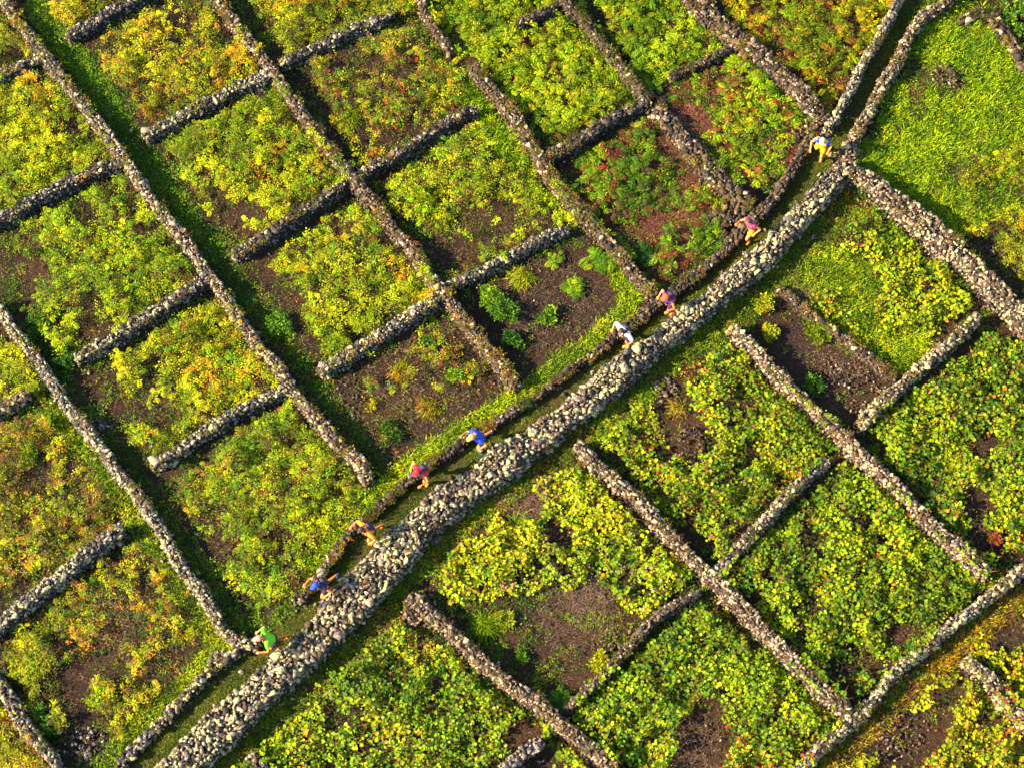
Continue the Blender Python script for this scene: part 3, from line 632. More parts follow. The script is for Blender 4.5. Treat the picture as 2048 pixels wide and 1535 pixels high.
def sprigs(vg, x, y, z, c, nl, rl, ll, lw, up=.35):
    n = len(x)
    for j in range(nl):
        a = RNG.random(n) * 2 * PI; e = RNG.normal(up, .35, n)
        D = np.c_[np.cos(a) * np.cos(e), np.sin(a) * np.cos(e), np.sin(e)]
        rr = rl * np.sqrt(RNG.random(n))
        P = np.c_[x, y, z] + D * rr[:, None]
        Sd = unit(np.cross(D, np.array([0, 0, 1.0])) + RNG.normal(0, .35, (n, 3)))
        L = ll * (0.6 + .8 * RNG.random(n))
        vg.quads(P, D, Sd, L, L * lw, c * (0.85 + .3 * RNG.random((n, 1))))
def fronds(vg, x, y, z, c, ln, pairs=7):
    n = len(x); a = RNG.random(n) * 2 * PI
    ca, sa = np.cos(a), np.sin(a)
    L = ln * (0.6 + .7 * RNG.random(n))
    for j in range(pairs):
        t = (j + .6) / pairs
        P = np.c_[x + ca * L * t, y + sa * L * t, z + L * (.55 * t - .65 * t * t)]
        pl = L * .34 * math.sin(PI * (0.15 + .8 * (1 - t))) + .015
        for sgn in (-1, 1):
            D = unit(np.c_[ca * .45 - sgn * sa, sa * .45 + sgn * ca, np.full(n, -.12)] + RNG.normal(0, .12, (n, 3)))
            Sd = unit(np.cross(D, np.array([0, 0, 1.0])))
            vg.quads(P, D, Sd, pl, pl * .42, c * (0.85 + .3 * RNG.random((n, 1))), .1)
def blades(vg, x, y, z, c, h, w=.014, lean=.7):
    n = len(x); a = RNG.random(n) * 2 * PI; e = RNG.normal(lean, .3, n)
    D = np.c_[np.cos(a) * np.cos(e), np.sin(a) * np.cos(e), np.sin(np.clip(e, .05, 1.5))]
    Sd = np.c_[-np.sin(a), np.cos(a), np.zeros(n)]
    L = h * (0.5 + .9 * RNG.random(n))
    vg.quads(np.c_[x, y, z], unit(D), Sd, L, np.full(n, w) * (0.6 + .8 * RNG.random(n)), c, .25)
def twigs(vg, x, y, z, c, l, w=.012):
    n = len(x); a = RNG.random(n) * 2 * PI; e = RNG.normal(.05, .25, n)
    D = np.c_[np.cos(a) * np.cos(e), np.sin(a) * np.cos(e), np.sin(e)]; Sd = np.c_[-np.sin(a), np.cos(a), np.zeros(n)]
    vg.quads(np.c_[x, y, z], D, Sd, l * (.4 + RNG.random(n)), np.full(n, w), c, 0.05)

DENS = {'fine': 175, 'broad': 540, 'fern': 80}
for k, (ty, poly, cov, pal, lab) in enumerate(PLOTS):
    m = (plot_id == k)
    if not m.any(): continue
    fine_noise = .62 * fbm(X, Y, .42, 700 + k, 2) + .38 * fbm(X, Y, 1.5, 760 + k, 2)
    # share of ground under leaves follows cover
    lo = 0.33 + (1 - np.clip(cover, 0, 1.1)) * 0.40
    wgt = m * sstep(lo - .04, lo + .10, fine_noise) * (cover > .04)
    if wgt.sum() < 5: continue
    area = m.sum() * CS * CS
    n = int(wgt.sum() * CS * CS * DENS[ty])
    vg = Veg(); x, y = sample(wgt, n)
    H = canopy(x, y, k, {'fine': .62, 'broad': .55, 'fern': .58}[ty]) * (0.45 + .55 * look(sstep(0, .6, clear), x, y))
    z = H * RNG.random(n) ** .45 + .03
    cw = look(clear, x, y); z = np.where(cw < .03, np.maximum(z, look(WH, x, y) + .02 + .08 * RNG.random(n)), z)
    c = pick_col(n, pal, x, y, k)
    if ty == 'fine':
        c = c * np.array((1.28, 1.30, 1.0))
        sprigs(vg, x, y, z, c, 7, .065, .062, .45)
        q = RNG.random(n) < .22
        fronds(vg, x[q], y[q], z[q], c[q], .19, 6)
        q = RNG.random(n) < .25
        twigs(vg, x[q], y[q], z[q], np.tile(np.array((.15, .075, .02)), (q.sum(), 1)) * (.5 + RNG.random((q.sum(), 1))), .26, .013)
    elif ty == 'broad':
        nrm = unit(np.c_[RNG.normal(0, .38, (n, 2)), np.ones(n)] + np.array([-.15, 0, 0]))
        a = RNG.random(n) * 2 * PI; D = unit(np.cross(nrm, np.c_[np.cos(a), np.sin(a), np.zeros(n)])); Sd = np.cross(nrm, D)
        L = .035 + .085 * RNG.random(n) ** 1.6
        vg.hexes(np.c_[x, y, z], D, Sd, L, L * (0.9 + .2 * RNG.random(n)), c)
        q = RNG.random(n) < .14
        twigs(vg, x[q], y[q], z[q], np.tile(np.array((.12, .05, .02)), (q.sum(), 1)) * (.5 + RNG.random((q.sum(), 1))), .3, .014)
    else:
        fronds(vg, x, y, z * .7, c, .26)
        q = RNG.random(n) < .8
        sprigs(vg, x[q], y[q], z[q] * .8, c[q], 4, .08, .09, .5)
    # low weeds and creeping stems under and between the vines
    und = m * (clear > -.04) * (.25 + .75 * sstep(.25, .6, cover)) * sstep(.30, .55, fbm(X, Y, .5, 930 + k))
    nu = int(und.sum() * CS * CS * (75 if ty == 'broad' else 130)); xu, yu = sample(und, nu)
    cu = pick_col(nu, {kk: vv_ for kk, vv_ in dict(V=4, D=2, G=2, B=2, O=pal.get('O', 0) * .6 + .1, R=pal.get('R', 0) + .1).items()}, xu, yu, 40 + k)
    sprigs(vg, xu, yu, .02 + .08 * RNG.random(nu), cu, 5, .06, .06, .5, .2)
    # litter on the open ground of the plot
    opn = m * (clear > .02)
    n2 = int(area * (95 if ty != 'broad' else 40)); x, y = sample(opn * 1.0, n2)
    cc = np.array([(.12, .06, .03), (.20, .13, .085), (.09, .035, .02), (.05, .07, .01)])[RNG.integers(0, 4, n2)] * (.5 + .8 * RNG.random((n2, 1)))
    if ty == 'fern': cc = cc * .4 + np.array((.17, .05, .028)) * .6 * (.5 + .8 * RNG.random((n2, 1)))
    twigs(vg, x, y, .03 + .08 * RNG.random(n2), cc, .15, .013)
    cat = {'fine': 'vines', 'broad': 'vines', 'fern': 'ferns'}[ty]
    o = vg.build({'fine': 'vine_foliage', 'broad': 'broad_vine_foliage', 'fern': 'fern_foliage'}[ty], M_LEAF)
    tag(o, lab, cat, 'vegetation in the walled plots', 'stuff')
for k, (ln, wpx, h, pal, cov, lab) in enumerate(BANDS):
    m = (bids == k) * (clear > 0.0) * bandw
    nz = fbm(X, Y, .7, 800 + k)
    wgt = m * sstep(.62 - .5 * cov, .85 - .5 * cov, nz + .05) * (np.hypot((PXf - 1897) / 42, (PYf - 160) / 32) > 1 - .3 * nz) * (np.hypot((PXf - 1955) / 60, (PYf - 330) / 38) > 1.3 - .9 * nz) * (np.hypot((PXf - 1835) / 30, (PYf - 150) / 60) > 1.2 - .9 * nz)
    area = wgt.sum() * CS * CS
    n = int(area * (900 if h < .1 else 700)); vg = Veg()
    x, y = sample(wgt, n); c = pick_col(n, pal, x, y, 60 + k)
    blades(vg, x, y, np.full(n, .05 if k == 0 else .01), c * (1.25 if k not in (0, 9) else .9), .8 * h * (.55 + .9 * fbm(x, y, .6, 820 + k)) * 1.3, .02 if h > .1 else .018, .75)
    if h > .1:
        nn = int(area * 22); x, y = sample(wgt, nn); sprigs(vg, x, y, h * (.4 + .7 * RNG.random(nn)), pick_col(nn, pal, x, y, 60 + k), 5, .06, .07, .5)
    tag(vg.build('grass', M_GRASS), lab, 'grass', 'grass in the lanes and verges', 'stuff')

# dry moss, creepers and small weeds rooted on the wall tops and faces
ow = (clear < .03) * WM * sstep(.46, .66, fbm(X, Y, .55, 960, 3)) * .75
nu = int(ow.sum() * CS * CS * 330); xu, yu = sample(ow, nu); vg = Veg()
cc = pick_col(nu, dict(V=5, B=5, Y=1, O=3, D=1), xu, yu, 91)
sprigs(vg, xu, yu, look(WH, xu, yu) - .02 + .06 * RNG.random(nu), cc * .8, 5, .05, .05, .5, .1)
twigs(vg, xu, yu, look(WH, xu, yu) + .04 * RNG.random(nu), cc * .6, .14, .012)
tag(vg.build('wall_creepers', M_LEAF), 'dry moss and creepers growing over the tops of the narrow walls', 'creepers', None, 'stuff')
# low weeds over all the open ground of lanes and wall feet
bare = inpoly(PXf, PYf, [(905,600),(1140,480),(1225,500),(1262,585),(1235,640),(1040,770)]) | inpoly(PXf, PYf, [(1545,600),(1780,760),(1715,835),(1640,830),(1490,670)])
und = (clear > -.05) * (PATHMASK < .4) * (sstep(.40, .62, fbm(X, Y, .5, 970, 3)) + .12) * (plot_id < 0) * np.where(bare, .10, 1)
nu = int(und.sum() * CS * CS * 150); xu, yu = sample(und, nu); vg = Veg()
sprigs(vg, xu, yu, .02 + .1 * RNG.random(nu), pick_col(nu, dict(G=4, D=4, V=3, B=2, L=1), xu, yu, 90), 6, .06, .06, .5, .25)
nu = 14000; xu, yu = sample((clear > 0) * (PATHMASK < .5) * (bandw < .4) * np.where(bare, 4.0, 1), nu)
twigs(vg, xu, yu, .03 + .03 * RNG.random(nu), np.array([(.12, .07, .04), (.05, .04, .03), (.10, .05, .03)])[RNG.integers(0, 3, nu)] * (.5 + .8 * RNG.random((nu, 1))), .12, .016)
tag(vg.build('ground_weeds', M_LEAF), 'low dark weeds and litter in the lanes and along the wall feet', 'weeds', None, 'stuff')

# ------------------------------------------------------------------ single plants standing clear of the rest
def shrub(px, py, rpx, pal, label, kind='leafy', h=.55):
    r = rpx / 66.0; h *= .8; cx, cy = at(px, py, h * .5); cx = float(cx); cy = float(cy)
    nm = {'leafy': 'leafy_shrub', 'fern': 'fern_plant', 'tuft': 'grass_tuft'}[kind]
    root = empty(nm, (cx, cy, 0)); tag(root, label, {'leafy': 'shrub', 'fern': 'fern', 'tuft': 'grass tuft'}[kind])
    vg = Veg(); st = Veg()
    nb = 7 + int(r * 8)
    if kind == 'tuft':
        n = int(320 * r / .5); a = RNG.random() * 6 + RNG.normal(0, 1.5, n); e = RNG.uniform(.25, 1.4, n)
        D = np.c_[np.cos(a) * np.cos(e), np.sin(a) * np.cos(e), np.sin(e)]
        P = np.c_[RNG.normal(0, r * .24, (n, 2)), np.full(n, .02)]
        c = pick_col(n, pal, P[:, 0] + cx, P[:, 1] + cy, 5)
        L = r * .95 * (.3 + .9 * RNG.random(n)); Sd = np.c_[-np.sin(a), np.cos(a), np.zeros(n)]
        M_ = P + D * (L * .55)[:, None]
        vg.quads(P, D, Sd, L * .7, np.full(n, .02), c, 0)
        D2 = unit(D * np.array([1, 1, .1]) + np.array([0, 0, -.25])); vg.quads(M_, D2, Sd, L * .55, np.full(n, .018), c, .1)
        vg.build('blades', M_GRASS, root); return root
    for b in range(nb):
        a = RNG.random() * 2 * PI; rr = r * math.sqrt(RNG.random()) * .8
        ex, ey = math.cos(a) * rr, math.sin(a) * rr; ez = h * (1 - .6 * (rr / r) ** 2) * RNG.uniform(.75, 1.05)
        D = np.array([[ex, ey, ez]]); Ln = np.linalg.norm(D, axis=1)
        st.quads(np.zeros((1, 3)), D / Ln[:, None], np.array([[-math.sin(a), math.cos(a), 0]]), Ln, np.array([.03]), np.array([[.06, .035, .015]]), 0)
        if kind == 'leafy':
            n = 16; x = RNG.normal(ex, r * .16, n); y = RNG.normal(ey, r * .16, n); z = ez * RNG.uniform(.6, 1.08, n)
            sprigs(vg, x, y, z, pick_col(n, pal, x + cx, y + cy, 8), 6, .06, .085, .5)
        else:
            n = 5; x = RNG.normal(ex * .6, r * .15, n); y = RNG.normal(ey * .6, r * .15, n); z = np.full(n, ez * .7) * RNG.uniform(.7, 1.1, n)
            fronds(vg, x, y, z, pick_col(n, pal, x + cx, y + cy, 8), r * .6, 9)
    vg.build('foliage', M_LEAF, root); st.build('stem', M_TWIG, root)
    return root
gr = dict(G=6, L=4, D=1); yl = dict(Y=6, L=3, O=1); dk = dict(G=4, D=5); og = dict(O=5, Y=4, B=2)
SHR = [
 (985,595,26,gr,'bright upper lobe of a leafy shrub on the bare shrub plot','leafy',.6),
 (1008,625,32,dict(G=6,D=3),'largest blue-green shrub on the bare shrub plot','leafy',.7),
 (1094,630,21,gr,'small green shrub right of the largest one on the bare shrub plot','leafy',.45),
 (1023,680,19,dk,'round dark shrub in a stone ringed hollow on the bare plot','leafy',.4),
 (1152,572,26,gr,'spreading green fern above the small shrub on the bare plot','fern',.45),
 (1108,520,20,gr,'narrow green fern just below the light grey cross wall','fern',.45),
 (1203,522,36,dict(L=6,G=4),'big bright fern between the bare shrub plot and the mossy wall','fern',.6),
 (1045,552,30,yl,'yellow grass tuft at the top of the bare shrub plot','tuft',.5),
 (855,690,18,gr,'small green shrub near the top of the bare gravel plot','leafy',.4),
 (915,752,19,gr,'small green shrub in the right corner of the bare gravel plot','leafy',.4),
 (800,738,28,dict(O=3,Y=4,V=3),'straw yellow tuft in the middle of the bare gravel plot','tuft',.5),
 (858,812,26,og,'orange tuft at the lower edge of the bare gravel plot','tuft',.4),
 (775,868,28,dict(G=4,V=4,D=2),'dull green shrub low on the bare gravel plot','leafy',.4),
 (845,375,34,yl,'golden tuft below the dark cross wall, upper middle','tuft',.5),
 (870,440,30,dict(V=5,Y=4),'olive grass tuft left of the light grey cross wall','tuft',.5),
 (700,232,30,dict(V=5,G=4),'grey-green grass tuft by the brown moss-dulled wall near the top','tuft',.5),
 (870,195,26,dict(Y=5,O=2,V=3),'straw tuft above the dark cross wall, upper middle','tuft',.4),
 (1222,355,38,dict(L=5,Y=4,V=2),'feathery yellow-green tuft under the nearly black cross wall','tuft',.6),
 (1522,152,34,dict(L=6,G=5),'vivid green fern at the foot of the wide crumbling wall','fern',.6),
 (1480,122,26,dict(L=4,V=4,Y=2),'yellowish fern left of the vivid green one','fern',.5),
 (1285,505,24,dk,'dark green fern by the path end of the slumped rubble wall','fern',.5),
 (1585,20,26,dict(G=6,L=4),'rounded green fern in the bracken triangle at the top','fern',.6),
 (1530,612,24,dict(Y=6,O=2,L=2),'yellow bush at the upper left rim of the dark pit','leafy',.6),
 (1540,665,16,dict(Y=4,L=3),'yellowish sprig inside the dark pit below the yellow bush','leafy',.4),
 (1628,768,20,dk,'dark green plant at the foot of the tan wall inside the dark pit','leafy',.4),
 (1660,850,22,gr,'green vine shoot at the bottom corner of the dark pit','leafy',.45),
 (1795,728,22,dict(L=5,G=4),'bright grass tuft where the low mossy wall meets the cream stone wall','tuft',.4),
 (1640,665,26,dict(Y=5,V=3,L=2),'straggly yellow bush on the low mossy wall of the dark pit','leafy',.5),
 (1040,1050,34,dict(L=6,G=4),'fresh green grass clump above the sunlit vines, lower centre','tuft',.5),
 (965,1248,34,dict(L=5,G=5),'green grass clump beside the curved brown wall','tuft',.5),
 (1008,1240,20,yl,'thin yellow vine strand right of the grass clump by the curved wall','leafy',.3),
 (1050,1310,14,gr,'tiny green seedling in the dark bare plot at the lower centre','leafy',.25),
 (1120,1400,28,dk,'dark green fern in the bottom corner of the dark bare plot','fern',.4),
 (1200,1320,20,yl,'yellow-green shoots against the thin brown cross wall','leafy',.3),
 (1356,815,24,og,'orange straw tuft below the broad lichened wall, right of centre','tuft',.5),
 (60,1315,44,dict(Y=6,L=4),'big yellow-green bush near the left edge, lower left plot','leafy',.8),
 (205,1385,32,dict(L=6,Y=3),'bright green bush in the middle of the lower left plot','leafy',.7),
 (95,1435,38,dk,'dark green bush against the wall in the bottom left corner','leafy',.6),
 (60,908,15,gr,'lone green sprout on brown ground at the left edge','leafy',.35),
 (130,715,26,dk,'dark shaded bush left of the grey wall with the squared end','leafy',.5),
 (70,655,26,dk,'dark green bush at the left edge just right of the narrow wall','leafy',.5),
 (560,650,30,dict(G=4,D=4),'deep green bush in the shade of the longest wall','leafy',.55),
 (660,672,34,dict(L=5,Y=4,G=3),'yellow-green bush above the pale grey cross wall end','leafy',.6),
 (100,845,30,gr,'long bladed green clump by the short wall end at the left edge','tuft',.5),
 (295,215,24,og,'orange grass tuft above the large cream stone','tuft',.4),
 (1990,1078,11,dict(R=2,B=5),'dark red leafed plant near the right edge below the round-leaved vines','leafy',.4),
 (1725,375,26,dk,'dark green bush tucked in the fork of the two broad walls','leafy',.5),
]
for s_ in SHR: shrub(*s_)

# ------------------------------------------------------------------ loose stones and rubble
def rubble(name, px, py, rx, ry, n, size, mix, label, heap=.15, ang=0):
    keys = list(mix); w = [mix[k] for k in keys]; its = []
    for i in range(n):
        a = random.random() * 2 * PI; q = math.sqrt(random.random())
        ux, uy = q * math.cos(a), q * math.sin(a); ca, sa = math.cos(ang), math.sin(ang)
        x, y = at(px + ux * rx * ca - uy * ry * sa, py + ux * rx * sa + uy * ry * ca, .05)
        s = size * .72 * random.uniform(.5, 1.2)
        its.append((random.choices(keys, w)[0], random.randrange(10), (float(x), float(y), heap * (1 - q * q) * random.uniform(.4, 1) + s * .3),
                    (random.gauss(0, .5), random.gauss(0, .5), random.random() * 6), (s, s * random.uniform(.6, .95), s * random.uniform(.5, .8))))
    cx, cy = at(px, py, 0); org = np.array([float(cx), float(cy), 0.0])
    root = empty(name, org); tag(root, label, 'stones')
    its.sort(key=lambda t: -t[4][0] * t[4][1])
    for (k, sh, loc, eu, sc) in its[:300]:
        o = bpy.data.objects.new('stone', STONE_ME[k, sh]); COL.objects.link(o); o.parent = root
        o.location = (loc[0] - org[0], loc[1] - org[1], loc[2]); o.rotation_euler = eu; o.scale = sc
    if its[300:]:
        o = bake_stones('stone_fill', its[300:], root, org); o['kind'] = 'stuff'
rubble('rubble_heap', 1462, 440, 62, 38, 230, .15, dict(dark=6, mossy=4), 'dark collapsed stones where the slumped rubble wall reaches the path', .4, -.7)
rubble('rubble_heap', 1618, 262, 34, 26, 70, .13, dict(mossy=5, dark=3, tan=2), 'brown rubble spilling beside the uppermost runner', .3)
rubble('rubble_heap', 1300, 205, 34, 22, 60, .14, dict(dark=5, mossy=4), 'dark tumbled stones where three walls meet at the upper right of centre', .4)
rubble('stone_pile', 1897, 155, 36, 26, 110, .09, dict(tan=3, mossy=6), 'pile of tan stones in the bright grass field', .35, .3)
rubble('stone_scatter', 1700, 770, 75, 45, 170, .075, dict(mossy=4, tan=3, dark=3, pale=1), 'fist sized stones scattered in the dark pit', .08, .6)
rubble('stone_scatter', 1384, 890, 34, 44, 90, .09, dict(tan=2, mossy=6, dark=3), 'brown stone heap among vines right of centre', .22)
rubble('stone_scatter', 1330, 775, 26, 26, 50, .10, dict(mossy=4, grey=3), 'small stones below the broad wall next to the orange tuft', .12)
rubble('stone_scatter', 1222, 1290, 40, 34, 90, .08, dict(tan=4, mossy=4), 'small stones against the thin brown cross wall', .1)
rubble('stone_scatter', 180, 1490, 50, 40, 130, .10, dict(dark=5, grey=4), 'dark grey stones at the bottom of the lower left plot', .15)
rubble('stone_scatter', 1400, 1470, 50, 45, 70, .085, dict(mossy=4, tan=2, dark=4), 'stones on the brown clearing at the bottom right of centre', .08)
rubble('stone_scatter', 1800, 1465, 80, 45, 140, .085, dict(tan=4, mossy=4, dark=2), 'brown stones on the open ground in the bottom right plot', .08, -.6)
rubble('stone_scatter', 690, 800, 45, 60, 200, .055, dict(dark=6, grey=2, mossy=3), 'dark gravel at the left side of the bare gravel plot', .04)
rubble('stone_scatter', 850, 760, 90, 90, 260, .05, dict(mossy=5, tan=3, dark=3), 'brown gravel over the middle of the bare gravel plot', .03)
rubble('stone_scatter', 1100, 620, 100, 90, 290, .05, dict(mossy=5, tan=2, dark=4), 'brown gravel over the bare shrub plot', .03)
rubble('stone_ring', 1023, 672, 22, 20, 26, .09, dict(grey=4, mossy=3), 'stones around the hollow of the round dark shrub', .05)
rubble('rubble_heap', 838, 1222, 40, 38, 150, .11, dict(tan=5, mossy=6), 'brown rubble at the rounded end of the curved wall', .6)
rubble('stone_scatter', 470, 1100, 40, 70, 60, .06, dict(dark=5, mossy=4), 'dark stones in the lane gap above the green runner', .04)
rubble('stone_scatter', 2010, 520, 50, 40, 80, .10, dict(dark=6, mossy=2), 'black stones at the right edge above the broad tan wall', .1)
rubble('rubble_heap', 440, 1318, 22, 18, 34, .15, dict(grey=5, tan=3), 'grey stone heap at the path corner below the green runner', .35)
rubble('rubble_heap', 1690, 318, 34, 16, 46, .15, dict(mossy=5, tan=3, pale=1), 'brown stones at the fork where the two broad walls start', .35)
rubble('rubble_heap', 598, 1202, 16, 22, 26, .12, dict(grey=4, pale=3, dark=3), 'pale and dark stones at the path edge below the runner in the blue cap', .3)
rubble('rubble_heap', 200, 848, 24, 9, 24, .12, dict(grey=6), 'few grey stones in the lane beside the narrow wall at the left', .1, .2)
def boulder(px, py, s, kind, label, z=.1, sc=(1, .8, .6)):
    x, y = at(px, py, z); o = bpy.data.objects.new('boulder', STONE_ME[kind, random.randrange(10)]); COL.objects.link(o)
    o.location = (float(x), float(y), z); o.rotation_euler = (random.gauss(0, .2), random.gauss(0, .2), random.random() * 6); o.scale = [s * c for c in sc]
    o.scale = [v * .8 for v in o.scale]; tag(o, label, 'boulder')
M_CREAM = plain('cream_lichen_rock', (0.20, 0.16, 0.095), .9, 5, .6)
for p in STONE_ME[('pale', 0)].materials: pass
cream = []
for i in (1, 4, 7):
    V, T = SHAPES[i]; cream.append(mesh_np('cream_stone', V, np.full(len(T), 3), T.ravel(), [M_CREAM]))
for q, (px, py, s, z, lab) in enumerate([
  (290, 262, .16, .78, 'large cream stone on the free end of the upper left grey cross wall'),
  (262, 263, .09, .06, 'small pale stone on the ground left of the large cream stone'),
  (310, 918, .22, .80, 'cream lichened block on the free end of a grey cross wall, lower left'),
  (1937, 40, .14, .55, 'cream stone on the boulder wall in the top right corner'),
  (1690, 292, .20, .12, 'pale flat stone lying beside the uppermost runner'),
  (1612, 225, .09, .75, 'white stone on the rubble left of the uppermost runner')]):
    x, y = at(px, py, z); o = link('boulder', cream[q % 3], None, (float(x), float(y), z))
    o.scale = (s, s * .8, s * .5); o.rotation_euler = (0, 0, q * 1.1); tag(o, lab, 'boulder')
for q, (px, py, s, kd, lab) in enumerate([
  (872, 1079, .30, 'dark', 'dark round boulder at the foot of the broad wall by the runner in yellow'),
  (1850, 222, .14, 'dark', 'small dark boulder in the bright grass field'),
  (905, 985, .16, 'grey', 'grey boulder on the verge below the broad wall, centre')]):
    boulder(px, py, s, kd, lab)

# dead branches
def deadwood(px, py, rx, ry, n, l, col, label):
    vg = Veg(); x0, y0 = at(px, py, 0); x0 = float(x0); y0 = float(y0)
    a = RNG.random(n) * 2 * PI; q = np.sqrt(RNG.random(n)); x, y = at(px + q * np.cos(a) * rx, py + q * np.sin(a) * ry, .1)
    n3 = n; xx = x - x0; yy = y - y0; zz = .03 + .16 * RNG.random(n); a = RNG.random(n) * 2 * PI; cl = np.tile(np.array(col), (n, 1)) * (.25 + .75 * RNG.random((n, 1))); Lg = l * .4 * (.5 + RNG.random(n))
    P = np.c_[xx, yy, zz]
    for seg in range(3):          # each cane bends twice
        e = RNG.normal(0, .2, n); D = np.c_[np.cos(a) * np.cos(e), np.sin(a) * np.cos(e), np.sin(e)]; Sd = np.c_[-np.sin(a), np.cos(a), np.zeros(n)]
        vg.quads(P, D, Sd, Lg * 1.15, np.full(n, .015 - .003 * seg), cl, 0); P = P + D * Lg[:, None]; P[:, 2] = np.maximum(P[:, 2], .02); a = a + RNG.normal(0, .5, n)
    twigs(vg, xx, yy, zz * .6, cl * .7, l * .3, .008)
    o = vg.build('dead_branches', M_TWIG); o.location = (x0, y0, 0)
    tag(o, label, 'dead branches', None, 'stuff')
deadwood(1150, 1235, 80, 75, 420, .35, (.12, .07, .045), 'pale brown dry prunings strewn over the dark bare plot, lower centre')
deadwood(1180, 1190, 50, 40, 260, .35, (.20, .115, .08), 'pinkish dry prunings heaped at the edge of the sunlit vines')
deadwood(1590, 592, 32, 22, 160, .32, (.20, .08, .05), 'reddish dry branches at the top rim of the dark pit')
deadwood(1690, 720, 60, 40, 110, .3, (.20, .11, .07), 'few reddish twigs in the middle of the dark pit')
deadwood(1380, 270, 60, 70, 420, .26, (.22, .075, .05), 'rusty dead fern litter left of the green ferns by the path')
deadwood(1330, 410, 70, 60, 380, .26, (.18, .06, .04), 'rusty dead fern litter beside the slumped rubble wall')
deadwood(1040, 1010, 50, 26, 160, .25, (.18, .10, .07), 'brown straw below the verge at the centre')
deadwood(215, 1235, 60, 50, 160, .28, (.2, .12, .08), 'grey brown dry stalks in the lower left plot')
deadwood(1395, 1500, 60, 50, 160, .3, (.15, .085, .05), 'dry stalks on the clearing at the bottom edge')
deadwood(850, 730, 120, 100, 260, .2, (.16, .10, .065), 'thin dry stalks over the bare gravel plot')
deadwood(1110, 600, 110, 90, 260, .2, (.15, .09, .06), 'thin dry stalks over the bare shrub plot')

# small blue scrap among the vines
bm = bmesh.new(); bmesh.ops.create_grid(bm, x_segments=6, y_segments=4, size=.5)
for v in bm.verts: v.co = Vector((v.co.x * .13, v.co.y * .08, random.uniform(-.02, .03)))
bmesh.ops.solidify(bm, geom=bm.faces[:], thickness=.004)
me = bpy.data.meshes.new('plastic_scrap'); bm.to_mesh(me); bm.free(); me.materials.append(plain('blue_plastic', (.01, .10, .22), .4, 8, .15))
x, y = at(1103, 1130, .15); o = link('plastic_scrap', me, None, (float(x), float(y), .15)); o.rotation_euler = (.2, .1, .5)
tag(o, 'small crumpled bright blue scrap among dark vines, lower centre', 'scrap')

# ------------------------------------------------------------------ runners
CM = {}
def cloth(name, col, rough=.7):
    if name not in CM: CM[name] = plain(name, col, rough, 25, .10)
    return CM[name]
WS = bpy.data.scenes.new('workshop')   # small empty scene where skin modifiers are evaluated quickly
bpy.context.window.scene = WS
def skin_obj(name, pts, edges, rad, mat, parent, sub=2, root=0):
    me = bpy.data.meshes.new(name); me.from_pydata([tuple(p) for p in pts], edges, []); me.update()
    tmp = bpy.data.objects.new('tmp', me); WS.collection.objects.link(tmp)
    sm = tmp.modifiers.new('skin', 'SKIN'); sm.use_smooth_shade = True
    for i, r in enumerate(rad):
        sv = me.skin_vertices[0].data[i]; sv.radius = (r, r) if not isinstance(r, tuple) else r; sv.use_root = (i == root)
    ss = tmp.modifiers.new('sub', 'SUBSURF'); ss.levels = sub; ss.render_levels = sub
    dg = bpy.context.evaluated_depsgraph_get(); ev = tmp.evaluated_get(dg)
    m2 = bpy.data.meshes.new_from_object(ev); m2.name = name
    bpy.data.objects.remove(tmp); m2.materials.clear(); m2.materials.append(mat); m2.shade_smooth()
    return link(name, m2, parent)
def ell(name, c, r, mat, parent, rot=(0, 0, 0), cut=None, seg=12):
    bm = bmesh.new(); bmesh.ops.create_uvsphere(bm, u_segments=seg, v_segments=max(6, seg // 2 + 2), radius=1)
    if cut is not None:
        bmesh.ops.delete(bm, geom=[v for v in bm.verts if v.co.z < cut], context='VERTS')
    me = bpy.data.meshes.new(name); bm.to_mesh(me); bm.free(); me.materials.append(mat); me.shade_smooth()
    o = link(name, me, parent, c); o.scale = r; o.rotation_euler = rot; return o
M_SKIN = plain('runner_skin', (.50, .16, .045), .55, 10, .08)  # saturated orange base tone, shared by all runners
M_EYE = plain('eye_dark', (.02, .015, .012), .3)
def lerp(a, b, t): return a + (b - a) * t
